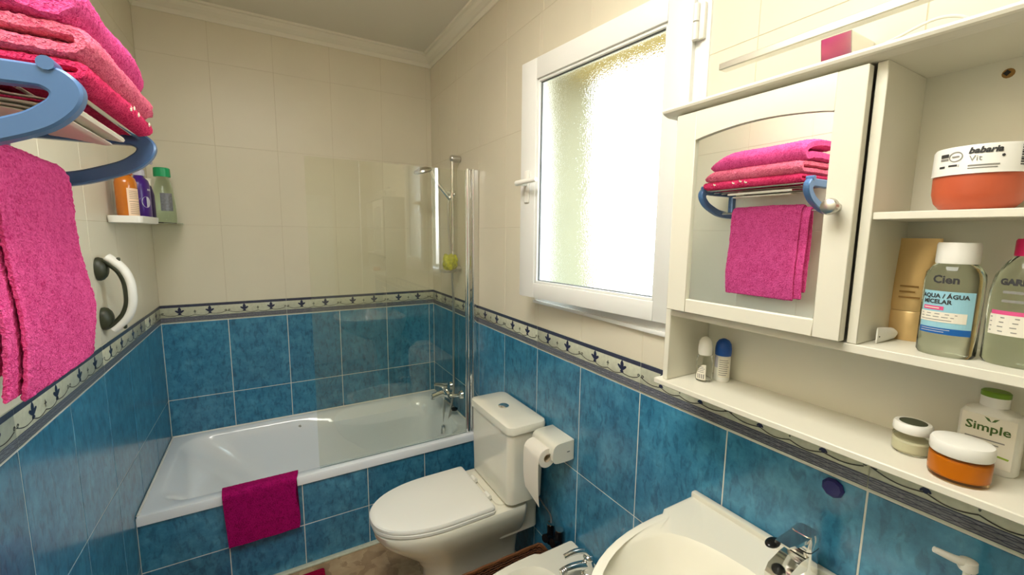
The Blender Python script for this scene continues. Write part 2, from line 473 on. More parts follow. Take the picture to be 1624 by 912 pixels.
tag(B('floor').box((-.15, YN-.12, -.05), (W+.15, .15, 0)).obj('floor'), kind='structure')
tag(B('plaster').box((-.15, YN-.12, ZC), (xr1, .15, ZC+.1)).obj('ceiling'), kind='structure')

# tiles: every tile a child of its wall; alike tiles share mesh data
TM = {}
def tile_mesh(kind, w, h):
    k = (kind, round(w, 4), round(h, 4))
    if k in TM: return TM[k]
    b = B(kind); b.box((0, 0, -.007), (w, h, 0), .0008, 1)
    o_bm = b.bm
    bmesh.ops.recalc_face_normals(o_bm, faces=o_bm.faces[:])
    for f in o_bm.faces: f.smooth = False
    me = bpy.data.meshes.new('tile'); o_bm.to_mesh(me); o_bm.free(); me.materials.append(M[kind])
    TM[k] = me; return me

AX = {  # wall -> rotation with local x along the wall, local y up, local z out of the wall
 'back': Matrix(((1, 0, 0), (0, 0, -1), (0, 1, 0))),
 'left': Matrix(((0, 0, 1), (1, 0, 0), (0, 1, 0))),
 'right': Matrix(((0, 0, -1), (-1, 0, 0), (0, 1, 0))),
}
def place_tile(wall, wobj, me, u, z, name, depth=0):
    o = bpy.data.objects.new(name, me); COL.objects.link(o)
    R3 = AX[wall]
    t = random.uniform(-.0002, .0002)
    if wall == 'back': loc = (u, depth+t, z)
    elif wall == 'left': loc = (t, u, z)
    else: loc = (W+t, u, z)
    mt = R3.to_4x4(); mt.translation = Vector(loc); o.parent = wobj; o.matrix_parent_inverse = Matrix(); o.matrix_world = mt
    o.matrix_local = mt
    return o

def minus(r, w):
    u0, u1, z0, z1 = r; a0, a1, c0, c1 = w
    if u1 <= a0 or u0 >= a1 or z1 <= c0 or z0 >= c1: return [r]
    out = []
    if u0 < a0: out.append((u0, a0, z0, z1))
    if u1 > a1: out.append((a1, u1, z0, z1))
    m0, m1 = max(u0, a0), min(u1, a1)
    if z0 < c0: out.append((m0, m1, z0, c0))
    if z1 > c1: out.append((m0, m1, c1, z1))
    return out

def tiling(wall, wobj, u_lo, u_hi, joint, zs, kind, name, hole=None, depth=0):
    GR = .0038 if kind == 'blue' else .0016
    js = [u_lo]+sorted(j for j in [joint+T*k for k in range(-20, 21)] if u_lo+.012 < j < u_hi-.012)+[u_hi]
    for z0, z1 in zip(zs[:-1], zs[1:]):
        for a, c in zip(js[:-1], js[1:]):
            rs = [(a, c, z0, z1)]
            if hole: rs = minus(rs[0], hole)
            for r in rs:
                w, h = r[1]-r[0]-GR, r[3]-r[2]-GR
                if w < .008 or h < .008: continue
                me = tile_mesh(kind, w, h)
                u = r[0]+GR/2
                if wall == 'right': u = r[1]-GR/2
                place_tile(wall, wobj, me, u, r[2]+GR/2, name, depth)

zb = [0, Z0-2*H, Z0-H, Z0]
zc_ = [Z0+BH, Z0+BH+H, Z0+BH+2*H, Z0+BH+3*H, ZC]
hole = WIN
tiling('back', wall_back, 0, W, XO, zb[1:], 'blue', 'tile')
tiling('left', wall_left, -3.75, 0, LO, zb, 'blue', 'tile')
tiling('right', wall_right, -3.5, 0, RO, zb, 'blue', 'tile')
tiling('back', wall_back, 0, W, XO, zc_, 'cream', 'tile')
tiling('left', wall_left, -3.75, 0, LO, zc_, 'cream', 'tile')
tiling('right', wall_right, -3.5, 0, RO, zc_, 'cream', 'tile', hole)

def border_mesh(L, u0):
    """one decorated border tile; motif phase u0 (0 = curls at its start)"""
    b = B('sage', 'navy', 'motif', 'olive', 'motif2', 'braid', 'grout')
    h = BH-GR*.7
    b.box((0, 0, -.007), (L, h, .0015), .0012, 1)
    zf = .0019
    P = lambda u, v, z=0: Vector((u, v, zf+z))
    def strip(pts, wd, z=0):
        for p, q in zip(pts[:-1], pts[1:]):
            d = Vector((q[0]-p[0], q[1]-p[1])); n = Vector((-d.y, d.x)).normalized()*wd/2
            if not (0 <= p[0] <= L and 0 <= q[0] <= L): continue
            b.poly([P(p[0]-n.x, p[1]-n.y, z), P(q[0]-n.x, q[1]-n.y, z), P(q[0]+n.x, q[1]+n.y, z), P(p[0]+n.x, p[1]+n.y, z)])
    def blob(cx, cy, rx, ry, rot=0, n=12, tip=0, z=0):
        c, s = math.cos(rot), math.sin(rot); pts = []
        for k in range(n):
            a = 2*PI*k/n; x = rx*math.cos(a); y = ry*math.sin(a)
            if tip: x *= 1-abs(math.sin(a))**3*tip
            pts.append((cx+x*c-y*s, cy+x*s+y*c))
        if min(p[0] for p in pts) < 0 or max(p[0] for p in pts) > L: return
        b.poly([P(x, y, z) for x, y in pts])
    b.mat(1); strip([(0, h-.0085), (L, h-.0085)], .0155)
    b.mat(5); strip([(0, .0175), (L, .0175)], .023)
    b.mat(1)
    for ph, vv in ((0, .0225), (PI, .0225), (0, .0125), (PI, .0125)):
        strip([(L*k/72, vv+.0026*math.sin((u0+L*k/72)*2*PI/.052+ph)) for k in range(73)], .0015, .0002)
    strip([(0, .0295), (L, .0295)], .0022, .0002); strip([(0, .0055), (L, .0055)], .002, .0002)
    k0 = int(math.floor(u0/T))-1
    for k in range(k0, k0+5):
        base = k*T-u0
        b.mat(3)
        kn = [(0, .052), (.085, .043), (.155, .041), (.225, .043), (T, .052)]
        for (ua, va), (ub, vb) in zip(kn[:-1], kn[1:]):
            strip([(base+ua+(ub-ua)*j/8, va+(vb-va)*j/8-.0085*math.sin(PI*j/8)) for j in range(9)], .0027, .0001)
        for sgn in (-1, 1):
            cx = base+T/2+sgn*(T/2-.0085)
            strip([(cx+.0052*math.cos(a)*(1-.05*i), .054+.0060*math.sin(a)*(1-.05*i)) for i, a in enumerate([2*PI*j/10 for j in range(13)])], .0026, .0001)
        b.mat(2)
        for u in (.085, .225):
            c = base+u
            blob(c, .0715, .0078, .0150, 0, 14, .45, .0003)
            blob(c-.0105, .0620, .0056, .0112, .95, 10, .1, .0003); blob(c+.0105, .0620, .0056, .0112, -.95, 10, .1, .0003)
            blob(c-.0165, .0660, .0046, .0042, 0, 8, 0, .0004); blob(c+.0165, .0660, .0046, .0042, 0, 8, 0, .0004)
            blob(c, .0550, .0105, .0030, 0, 8, 0, .0004); blob(c, .0480, .0050, .0075, 0, 10, .4, .0003)
            blob(c-.0050, .0475, .0026, .0050, -.6, 8, 0, .0003); blob(c+.0050, .0475, .0026, .0050, .6, 8, 0, .0003)
        b.mat(4)
        c = base+.155
        blob(c, .0600, .0028, .0085, 0, 10, .4, .0003); blob(c, .0585, .0075, .0026, 0, 10, 0, .0004); blob(c, .051, .002, .004, 0, 8, 0, .0003)
    bm = b.bm
    me = bpy.data.meshes.new('border_tile'); bm.to_mesh(me); bm.free()
    for k in b.mats: me.materials.append(M[k])
    return me
BM_ = {}
def border(wall, wobj, u_lo, u_hi, joint):
    js = [u_lo]+sorted(j for j in [joint+2*T*k for k in range(-12, 13)] if u_lo+.02 < j < u_hi-.02)+[u_hi]
    for a, c in zip(js[:-1], js[1:]):
        L = c-a-.0015
        ph = (a-joint) % T if wall != 'right' else (-(c-joint)) % T
        k = (round(L, 3), round(ph, 3) % T)
        if k not in BM_: BM_[k] = border_mesh(L, ph)
        place_tile(wall, wobj, BM_[k], a if wall != 'right' else c, Z0+GR*.7, 'border_tile')
border('back', wall_back, 0, W, XO+2*T*0)
border('left', wall_left, -3.72, 0, LO)
border('right', wall_right, -3.5, 0, RO-T)

# cornice: stepped cove swept along the back and side walls
prof = [(0, 2.800), (.006, 2.800), (.010, 2.812), (.012, 2.822), (.022, 2.826), (.040, 2.838), (.050, 2.850), (.053, 2.858), (.066, 2.860), (.070, 2.870), (0, 2.870)]
def cornice(name, fn, s0, s1):
    b = B('cornice'); b.rings([[fn(d, s0 + d*k0, z) for d, z in prof] for s0, k0 in (s0, s1)], True, True, smooth=False)
    return tag(b.obj(name), kind='structure')
cornice('trim_1', lambda d, s, z: Vector((s, -d, z)), (0, 1), (W, -1))
cornice('trim_2', lambda d, s, z: Vector((W-d, s, z)), (0, -1), (YN, 0))
cornice('trim_3', lambda d, s, z: Vector((d, s, z)), (0, -1), (YN, 0))

# ------------------------------------------------------------------ window
win = tag(bpy.data.objects.new('window_1', None), kind='structure'); COL.objects.link(win)
win.location = (W, -1.79, 1.36); win['_loc'] = [W, -1.79, 1.36]
b = B('pvc')
fx0, fx1 = W-.006, W+.055
y0, y1, z0, z1 = WIN
fw = .046
def frame_bars(b, x0, x1, y0, y1, z0, z1, w, bev=.003):
    b.box((x0, y0, z0), (x1, y0+w, z1), bev); b.box((x0, y1-w, z0), (x1, y1, z1), bev)
    b.box((x0, y0+w, z0), (x1, y1-w, z0+w), bev); b.box((x0, y0+w, z1-w), (x1, y1-w, z1), bev)
b.box((fx0, y0-.001, z0), (fx1, y0+fw, z1), .003); b.box((fx0, y1-.020, z0), (fx1, y1, z1), .003)
b.box((fx0, y0+fw, z0), (fx1, y1-.020, z0+fw), .003); b.box((fx0, y0+fw, z1-fw), (fx1, y1-.020, z1), .003)
b.box((W-.014, y0, z0-.008), (W+.01, y1, z0+.006), .002)
b.obj('window_frame', win)
# sash, hinged at its near edge and standing a little open
hx, hy = W-.010, -2.158
ang = math.atan2(.088, .748)
def sash_pt(s, n, z):   # s from hinge towards the far edge, n into the room
    dx, dy = -math.sin(ang), math.cos(ang)
    return Vector((hx+dx*s-dy*n, hy+dy*s+dx*n, z))
SWD, SZ0, SZ1 = .752, 1.402, 2.352
def sash_box(b, s0, s1, n0, n1, z0, z1, bev=.003):
    b2 = B(); b2.box((s0, n0, z0), (s1, n1, z1), bev)
    for v in b2.bm.verts: v.co = sash_pt(v.co.x, v.co.y, v.co.z)
    b._take(b2.bm)
b = B('pvc', 'gasket')
sw = .080
sash_box(b, 0, sw, -.05, 0.012, SZ0, SZ1); sash_box(b, SWD-sw-.014, SWD, -.05, .012, SZ0, SZ1)
sash_box(b, sw, SWD-sw-.014, -.05, .012, SZ0, SZ0+.062); sash_box(b, sw, SWD-sw-.014, -.05, .012, SZ1-sw, SZ1)
# glazing bead
g0, g1, gz0, gz1 = sw, SWD-sw-.014, SZ0+.062, SZ1-sw
sash_box(b, g0, g0+.010, -.012, .004, gz0, gz1, .002); sash_box(b, g1-.010, g1, -.012, .004, gz0, gz1, .002)
sash_box(b, g0, g1, -.012, .004, gz0, gz0+.010, .002); sash_box(b, g0, g1, -.012, .004, gz1-.010, gz1, .002)
b.mat(1)
for s0, s1, q0, q1 in ((g0+.010, g0+.013, gz0+.01, gz1-.01), (g1-.013, g1-.010, gz0+.01, gz1-.01), (g0+.01, g1-.01, gz0+.010, gz0+.013), (g0+.01, g1-.01, gz1-.013, gz1-.010)):
    sash_box(b, s0, s1, -.013, -.006, q0, q1, 0)
sash = b.obj('window_sash', win)
b = B('frost'); sash_box(b, g0+.002, g1-.002, -.018, -.013, gz0+.002, gz1-.002, 0); b.obj('glass_pane', sash)
b = B('plastic')
sash_box(b, SWD-.062, SWD-.032, .012, .020, 1.795, 1.925, .004)
p0 = sash_pt(SWD-.047, .018, 1.872); p1 = sash_pt(SWD-.047, .052, 1.872)
b.tube([p0, p1], .0105, 12)
b.tube([sash_pt(SWD-.030, .055, 1.872), sash_pt(SWD-.075, .058, 1.874), sash_pt(SWD-.150, .052, 1.878)], [.0115, .0105, .0085], 10, True, 4)
b.obj('window_handle', sash)
for zc in (2.235, 1.47):
    b = B('plastic'); b.tube([(W-.022, hy-.010, zc-.045), (W-.022, hy-.010, zc-.002)], .0085, 12); b.tube([(W-.022, hy-.010, zc+.002), (W-.022, hy-.010, zc+.045)], .0085, 12)
    b.box((W-.018, hy-.032, zc-.045), (W-.006, hy-.008, zc+.045), .002)
    b.obj('window_hinge', win)

# ------------------------------------------------------------------ bath and its tiled front
YT = -.8000; ZT = .4797
wt = tag(B('grout').box((0, YT+.0092, 0), (W, YT+.045, .4365)).obj('wall_tub'), kind='structure')
tiling('back', wt, 0, W, XO, [.004, .218, .437], 'blue', 'tile', None, YT+.008)
tag(B('sage').box((0, YT-.022, 0), (W, YT+.008, .010), .003).obj('trim_4'), kind='structure')

tub = empty('bathtub', (W/2, YT/2, .437), 'white built-in bathtub with a tiled front against the back wall', 'bathtub')
def tubring(x0, x1, y0, y1, r, z, taper=0):
    pts = rrect((x0+x1)/2, (y0+y1)/2, (x1-x0)/2, (y1-y0)/2, r, 10, 14)
    return [Vector((x, y, z)) for x, y in pts]
b = B('enamel')
rs = [tubring(.0005, W-.0005, YT, -.0005, .004, .437), tubring(.0005, W-.0005, YT, -.0005, .004, .470),
      tubring(.004, W-.004, YT+.004, -.004, .006, .4785), tubring(.010, W-.010, YT+.010, -.010, .01, ZT),
      tubring(.050, W-.065, YT+.052, -.045, .13, ZT-.001), tubring(.062, W-.075, YT+.062, -.054, .13, ZT-.006),
      tubring(.075, W-.083, YT+.070, -.062, .13, .462), tubring(.11, W-.090, YT+.078, -.070, .14, .43),
      tubring(.16, W-.10, YT+.090, -.082, .15, .38), tubring(.23, W-.115, YT+.105, -.097, .15, .30),
      tubring(.31, W-.130, YT+.125, -.115, .15, .20), tubring(.37, W-.15, YT+.145, -.135, .15, .12),
      tubring(.42, W-.18, YT+.175, -.165, .14, .085), tubring(.60, W-.40, YT+.30, -.29, .1, .075)]
# armrest: the basin steps in along the far half of its length
for ri in range(6, 12):
    for v in rs[ri]:
        t = max(0, min(1, (v.x-.62)/.35)); t = t*t*(3-2*t)
        k = {6: .25, 7: 1, 8: .85, 9: .5, 10: .3, 11: .1}[ri]
        q = v.y-YT/2
        v.y = YT/2+q*(1-.16*t*k)
        t2 = max(0, min(1, (v.x-1.2)/.25))
        v.y += (YT/2+q-v.y)*t2*.6
b.rings(rs, False, True)
b.obj('tub_shell', tub)
for px, py, pz in ((.655, -.0705, .428), (.865, -.0925, .428)):
    b = B('satin'); b.lathe([(.0085, 0), (.0085, .004), (.005, .006)], (px, py, pz), 14, 'Y', rot=Matrix.Rotation(PI, 3, 'Z')); b.obj('jet_cap', tub, label='small dark screw cap')
b = B('chrome'); b.lathe([(.030, 0), (.030, .003), (.022, .005)], (1.25, -.40, .076), 20); b.obj('drain', tub)
b = B('plastic')   # sealant bead along the walls
b.tube([(.006, -.79, ZT+.001), (.006, -.006, ZT+.001)], .005, 8); b.tube([(.006, -.006, ZT+.001), (W-.006, -.006, ZT+.001)], .005, 8); b.tube([(W-.006, -.006, ZT+.001), (W-.006, -.745, ZT+.001)], .005, 8)
b.obj('sealant_bead', tub)

# ------------------------------------------------------------------ shower screen
scr = empty('shower_screen', (1.15, -.765, ZT), 'frameless clear glass shower screen with chrome hinge posts on the tub rim', 'shower screen')
b = B('screen'); b.box((.705, -.768, .492), (1.512, -.762, 2.012)); b.obj('glass_panel', scr)
b = B('clear'); b.box((.707, -.7665, .4815), (1.512, -.7635, .493)); b.obj('bottom_seal', scr)
b = B('chrome'); b.tube([(1.5255, -.765, .482), (1.5255, -.765, 2.022)], .0125, 20); b.box((1.509, -.772, .485), (1.518, -.758, 2.016), .002); b.obj('hinge_post', scr)
b = B('chrome'); b.box((1.545, -.782, .482), (W-.0012, -.748, 2.022), .006, 3); b.tube([(1.551, -.7825, .484), (1.551, -.7825, 2.02)], .006, 12); b.obj('wall_profile', scr)

# ------------------------------------------------------------------ shower rail
RX, RY = W-.052, -.515
rail = empty('shower_rail', (RX, RY, 1.42), 'chrome shower slide rail fixed to the tiled wall above the tub', 'shower rail')
b = B('chrome'); b.tube([(RX, RY, 1.43), (RX, RY, 2.12)], .0105, 16); b.obj('rail_tube', rail)
for z in (2.115, 1.445):
    b = B('satin'); b.lathe([(.014, 0), (.020, .004), (.021, .03), (.021, .052), (.018, .062), (.010, .068)], (W-.0015, RY, z), 20, 'X', rot=Matrix.Rotation(PI, 3, 'Z')); b.obj('end_bracket', rail)
b = B('chrome'); b.tube([(RX, RY, 1.880), (RX, RY, 1.925)], .019, 18); b.tube([(RX, RY, 1.905), (RX-.035, RY+.01, 1.915)], .013, 14); b.ball((RX, RY-.028, 1.90), .013, sub=2); b.obj('slider', rail)
b = B('satin'); pts = rrect(RX-.028, RY, .05, .055, .03, 6, 3); b.rings([[Vector((x, y, 1.425)) for x, y in pts], [Vector((x, y, 1.440)) for x, y in pts]]); b.obj('soap_dish', rail)
head = empty('hand_shower', (RX-.08, RY, 1.93), 'chrome hand shower clipped on the slide rail', 'hand shower')
d0 = Vector((RX-.036, RY+.012, 1.900)); d1 = Vector((RX-.090, RY+.030, 1.972)); hc = Vector((1.366, RY+.050, 2.040))
b = B('chrome'); b.tube([d0-Vector((-.02, .005, .03)), d0, d1, hc+Vector((.05, -.01, -.004))], [.010, .012, .0125, .016], 14, True, 5); b.obj('handle', head)
rot = Matrix.Rotation(-.30, 3, 'Y') @ Matrix.Rotation(.12, 3, 'X')
b = B('satin', 'gasket'); b.lathe([(.020, .016), (.038, .010), (.052, .002), (.056, -.008), (.052, -.014)], hc, 28, rot=rot); b.mat(1); b.lathe([(.046, -.0145), (.046, -.016)], hc, 24, rot=rot); b.obj('spray_head', head)
tag(B('sponge').ball((RX-.022, RY-.004, 1.487), .047, (.95, 1.0, 1.1), 4, .38).obj('sponge'), 'yellow mesh bath sponge on the soap dish of the shower rail', 'sponge')

# bath mixer with hose
FX, FY, FZ = W-.075, -.430, .620
mix = empty('bath_mixer', (W-.01, FY, .56), 'chrome bath mixer tap on the wall at the end of the tub', 'tap')
b = B('chrome'); b.tube([(FX, FY-.075, FZ), (FX, FY-.055, FZ), (FX, FY+.055, FZ), (FX, FY+.075, FZ)], [.017, .026, .028, .019], 18)
b.tube([(FX, FY, FZ), (FX-.045, FY, FZ-.004), (FX-.095, FY, FZ-.016)], [.026, .022, .018], 16)
b.tube([(FX-.090, FY, FZ-.010), (FX-.094, FY, FZ-.034)], .0125, 14); b.obj('body', mix)
b = B('chrome'); b.tube([(FX, FY, FZ+.016), (FX, FY, FZ+.040)], [.027, .026], 16); b.tube([(FX, FY, FZ+.045), (FX-.03, FY, FZ+.055), (FX-.085, FY, FZ+.069)], [.025, .017, .010], 12); b.obj('lever', mix)
for dy in (-.075, .075):
    b = B('chrome'); b.tube([(FX, FY+dy, FZ), (FX+.030, FY+dy*1.15, FZ), (W-.012, FY+dy*1.25, FZ)], .0125, 14); b.lathe([(.012, .022), (.026, .014), (.031, 0)], (W-.0015, FY+dy*1.25, FZ), 22, 'X', rot=Matrix.Rotation(PI, 3, 'Z')); b.obj('wall_union', mix)
hose = empty('shower_hose', (FX, FY, .4), 'grey flexible shower hose looping below the bath mixer', 'hose')
b = B('satin')
hp = [(FX, FY+.02, FZ-.02), (FX-.006, FY+.025, FZ-.10), (FX-.012, FY+.01, FZ-.20), (FX-.012, FY-.025, FZ-.245), (FX-.008, FY-.055, FZ-.20), (FX+.01, FY-.06, FZ-.09), (FX+.030, FY-.062, FZ+.04), (FX+.030, FY-.065, FZ+.30), (FX+.028, FY-.075, FZ+.60), (RX-.006, RY+.004, 1.44), (RX-.016, RY+.012, 1.62), (RX-.024, RY+.012, 1.80), (RX-.020, RY+.010, 1.872)]
b.tube([Vector(p) for p in hp], .0078, 10, True, 10); b.obj('tube', hose)
b = B('chrome'); b.tube([hp[0], (FX-.003, FY+.022, FZ-.06)], .009, 12); b.obj('nut', hose)
pl = empty('bath_plug', (FX+.02, FY-.08, .44), 'black rubber bath plug hanging on a chain under the mixer', 'plug')
b = B('black'); b.lathe([(.018, 0), (.022, .012), (.010, .018)], (FX+.025, FY-.085, .520), 18); b.obj('stopper', pl)
b = B('satin')
for k in range(16): b.ball((FX+.025-.0015*k, FY-.080+.002*k, .540+.0035*k), .0022, sub=1)
b.obj('chain', pl)
ov = empty('overflow_fitting', (W-.12, -.46, .36), 'chrome overflow fitting on the end wall inside the tub', 'overflow')
b = B('chrome'); b.lathe([(.030, 0), (.030, .010), (.018, .016)], (W-.100, -.455, .375), 22, 'X', rot=Matrix.Rotation(PI, 3, 'Z')); b.tube([(W-.112, -.455, .402), (W-.118, -.455, .352)], .009, 10); b.obj('knob', ov)

# ------------------------------------------------------------------ towels
def ribbon_path(pts, k=10): return spline([Vector((p[0], 0, p[1])) for p in pts], k)
def resample(P, step):
    out = [P[0].copy()]; acc = 0
    for a, c in zip(P[:-1], P[1:]):
        L = (c-a).length; s = step-acc
        while s <= L:
            out.append(a.lerp(c, s/L)); s += step
        acc = (acc+L) % step
    if (out[-1]-P[-1]).length > step*.3: out.append(P[-1].copy())
    return out
def ribbon(b, path, t, ya, yb, step=.006, amp=.0022, wob=.006, seed=0, fr=60):
    """thick cloth following an XZ path, swept along Y; ya/yb functions of (s in 0..1, z) give its two ends"""
    P = resample(path, step); n = len(P); outer = []; inner = []
    for i, p in enumerate(P):
        d = (P[min(i+1, n-1)]-P[max(i-1, 0)]).normalized(); nn = Vector((-d.z, 0, d.x))
        outer.append((p+nn*t/2, nn, i)); inner.append((p-nn*t/2, -nn, i))
    d0 = (P[0]-P[1]).normalized(); d1 = (P[-1]-P[-2]).normalized()
    loop = outer+[(P[-1]+d1*t*.45, d1, n-1)]+inner[::-1]+[(P[0]+d0*t*.45, d0, 0)]
    ny = max(6, int(abs(ya(.5, P[n//2].z)-yb(.5, P[n//2].z))/step)); rs = []
    for j in range(ny+1):
        f = j/ny; ring = []
        for p, nn, i in loop:
            s = i/(n-1); y = ya(s, p.z)*(1-f)+yb(s, p.z)*f
            edge = min(f, 1-f); rnd = 1-max(0, 1-edge/(t*.9/max(.05, abs(ya(s, p.z)-yb(s, p.z)))))**2*.5
            c = P[i]; q = c+(p-c)*rnd
            q = Vector((q.x, y, q.z))
            v = Vector((q.x*1.0, q.y, q.z))
            w = noise.noise(v*7+Vector((seed, 0, 0)))*wob
            h = (noise.noise(v*fr*2.3+Vector((0, seed, 0)))+.6*noise.noise(v*fr*4.7))*amp
            q += Vector((w, 0, w*.3)) + nn*h + Vector((0, (noise.noise(v*40)*.002), 0))
            ring.append(q)
        rs.append(ring)
    b.rings(rs, True, True)
    return b

# towel stack on the rack
tp = [(.045, 2.018), (.14, 2.020), (.22, 2.016), (.262, 2.008), (.283, 2.022), (.272, 2.044), (.22, 2.062), (.13, 2.074), (.04, 2.074)]
b = B('pink'); ribbon(b, ribbon_path(tp), .042, lambda s, z: -1.560-.9*max(0, z-2.0), lambda s, z: -2.005, .0055, .0030, .008, 3)
tag(b.obj('towel'), 'folded bright pink towel on top of the stack on the rack', 'towel', 'folded pink towels on the rack')
tp = [(.05, 1.953), (.15, 1.954), (.24, 1.952), (.282, 1.952), (.296, 1.965), (.285, 1.979), (.23, 1.981), (.12, 1.983), (.05, 1.983)]
b = B('coral'); ribbon(b, ribbon_path(tp), .0265, lambda s, z: -1.540-.9*max(0, z-1.95), lambda s, z: -2.000, .005, .0034, .004, 11)
tag(b.obj('towel'), 'folded coral pink towel in the middle of the stack on the rack', 'towel', 'folded pink towels on the rack')
tp = [(.05, 1.912), (.15, 1.912), (.24, 1.911), (.284, 1.912), (.294, 1.921), (.284, 1.930), (.23, 1.931), (.12, 1.932), (.05, 1.932)]
b = B('hot', 'cloth'); ribbon(b, ribbon_path(tp), .0178, lambda s, z: -1.530, lambda s, z: -1.995, .005, .0022, .004, 19)
b.mat(1)
for yy, zz in ((-1.70, 1.921), (-1.735, 1.926), (-1.762, 1.919), (-1.60, 1.921)):
    b.ball((.3035, yy, zz), .006, (.35, 1.0, .6), 2, .5); b.ball((.303, yy+.007, zz+.004), .004, (.35, .7, 1.1), 2, .4)
tag(b.obj('towel'), 'folded hot pink towel with white marks, lowest of the stack on the rack', 'towel', 'folded pink towels on the rack')
# pale cloth under the stack
tp = [(.118, 1.8955), (.140, 1.8995), (.160, 1.8945), (.185, 1.884), (.225, 1.8815), (.262, 1.876), (.2655, 1.8715), (.258, 1.868), (.21, 1.8735), (.14, 1.8765), (.125, 1.8735), (.14, 1.8705), (.20, 1.8665), (.245, 1.8595), (.236, 1.855), (.19, 1.862), (.15, 1.866)]
b = B('cloth', 'hot'); ribbon(b, ribbon_path(tp), .0030, lambda s, z: -1.640-.03*s, lambda s, z: -1.955+.02*s, .005, .0004, .0015, 23)
b.mat(1); ribbon(b, ribbon_path([(.150, 1.8800), (.20, 1.8780), (.225, 1.8770), (.254, 1.8725)]), .0026, lambda s, z: -1.69, lambda s, z: -1.95, .008, .0003, .0015, 23)
tag(b.obj('folded_cloth'), 'folded white cloth with pink print below the towel stack', 'cloth')
# hanging towel, folded double over the lower bar
BX, BZ = .125, 1.787
b = B('pink')
def hang(r, zf, zr, bul):
    return [(BX+r+.008, zf), (BX+r+.014+bul, zf+.10), (BX+r+.012+bul, 1.58), (BX+r+.004, 1.70), (BX+r, BZ), (BX, BZ+r), (BX-r, BZ), (BX-r-.004, 1.70), (BX-r-.004, 1.55), (BX-r, zr)]
ribbon(b, ribbon_path(hang(.0245, 1.372, 1.41, .001)), .011, lambda s, z: -1.606, lambda s, z: -1.942, .0042, .0026, .010, 31)
ribbon(b, ribbon_path(hang(.0125, 1.380, 1.41, .000)), .010, lambda s, z: -1.612, lambda s, z: -1.972, .005, .0022, .008, 31)
tag(b.obj('towel'), 'pink bath towel hanging folded over the lower bar of the rack', 'towel')

# rack: two plastic loop brackets, chrome bars
rack = empty('towel_rack', (.0, -1.765, 1.78), 'wall towel rack with light blue plastic brackets and chrome bars on the left wall', 'towel rack')
def bracket(yc, th=.020):
    outer = [(0.002, 1.915), (.10, 1.9145), (.20, 1.914), (.265, 1.913), (.286, 1.905), (.2985, 1.888), (.298, 1.868), (.286, 1.846), (.258, 1.820), (.21, 1.797), (.15, 1.776), (.09, 1.766), (.04, 1.763), (.002, 1.763)]
    inner = [(.032, 1.880), (.10, 1.880), (.19, 1.880), (.240, 1.881), (.252, 1.880), (.260, 1.874), (.258, 1.866), (.248, 1.856), (.226, 1.840), (.188, 1.824), (.14, 1.808), (.085, 1.799), (.045, 1.796), (.032, 1.797)]
    def sm(L): return [(p.x, p.z) for p in spline([Vector((a, 0, c)) for a, c in L], 4)]
    O, I = sm(outer), sm(inner)
    b = B('lightblue')
    h = th/2; bv = .004; rs = []
    def mid(a, c, k): return (a[0]+(c[0]-a[0])*k, a[1]+(c[1]-a[1])*k)
    n = len(O)
    for i in list(range(n)):
        o, q = O[i], I[i]
        w = math.hypot(o[0]-q[0], o[1]-q[1]); k = min(.3, bv/w)
        A, C = mid(o, q, k), mid(q, o, k)
        rs.append([Vector((o[0], yc-h+bv, o[1])), Vector((A[0], yc-h, A[1])), Vector((C[0], yc-h, C[1])), Vector((q[0], yc-h+bv, q[1])),
                   Vector((q[0], yc+h-bv, q[1])), Vector((C[0], yc+h, C[1])), Vector((A[0], yc+h, A[1])), Vector((o[0], yc+h-bv, o[1]))])
    rs.append(rs[0]); b.rings(rs, False, False)
    b.tube([(.262, yc-h-.003, 1.9155), (.262, yc+h+.003, 1.9155)], .0105, 12)
    bmesh.ops.remove_doubles(b.bm, verts=b.bm.verts[:], dist=1e-5)
    return b.obj('bracket', rack)
bracket(-1.515, .026); bracket(-2.020, .026)
def rod(x, z, r, ya=-2.015, yb=-1.518):
    B('chrome').tube([(x, ya, z), (x, yb, z)], r, 12).obj('bar', rack)
rod(.268, 1.898, .0055)
for x in (.205, .140, .075): rod(x, 1.8925, .0042)
rod(BX, BZ, .0055)

# hand towel over the tub rim
b = B('magenta')
path = ribbon_path([(0, 0)]*2) if False else None
def drape(b, x0, x1, pts, t, seed):
    """cloth following a YZ path, swept along X"""
    P = resample(spline([Vector((0, p[0], p[1])) for p in pts], 10), .006); n = len(P)
    lo = []; 
    for i, p in enumerate(P):
        d = (P[min(i+1, n-1)]-P[max(i-1, 0)]).normalized(); nn = Vector((0, -d.z, d.y)); lo.append((p, nn, i))
    loop = [(p+nn*t/2, nn, i) for p, nn, i in lo]+[(p-nn*t/2, -nn, i) for p, nn, i in lo][::-1]
    nx = int((x1-x0)/.006); rs = []
    for j in range(nx+1):
        f = j/nx; ring = []
        for p, nn, i in loop:
            s = i/(n-1)
            x = x0+(x1-x0)*f + (.020*(1-f)-.006*f)*max(0, s-.25) + (.008*math.sin(s*9)*(1 if f > .9 else 0))
            v = Vector((x, p.y, p.z)); h = noise.noise(v*130)*.0012+noise.noise(v*280)*.0008
            wv = noise.noise(Vector((x*9, s*2, seed)))*.006*max(0, s-.2)
            ring.append(Vector((x, p.y-abs(wv)*1.2, p.z))+nn*h)
        rs.append(ring)
    return b.rings(rs, True, True)
drape(b, .297, .601, [(-.700, .425), (-.728, .470), (-.750, .487), (-.785, .4885), (-.803, .485), (-.811, .470), (-.813, .40), (-.815, .32), (-.817, .232)], .009, 5)
tag(b.obj('hand_towel'), 'magenta hand towel draped over the front rim of the bathtub', 'towel')

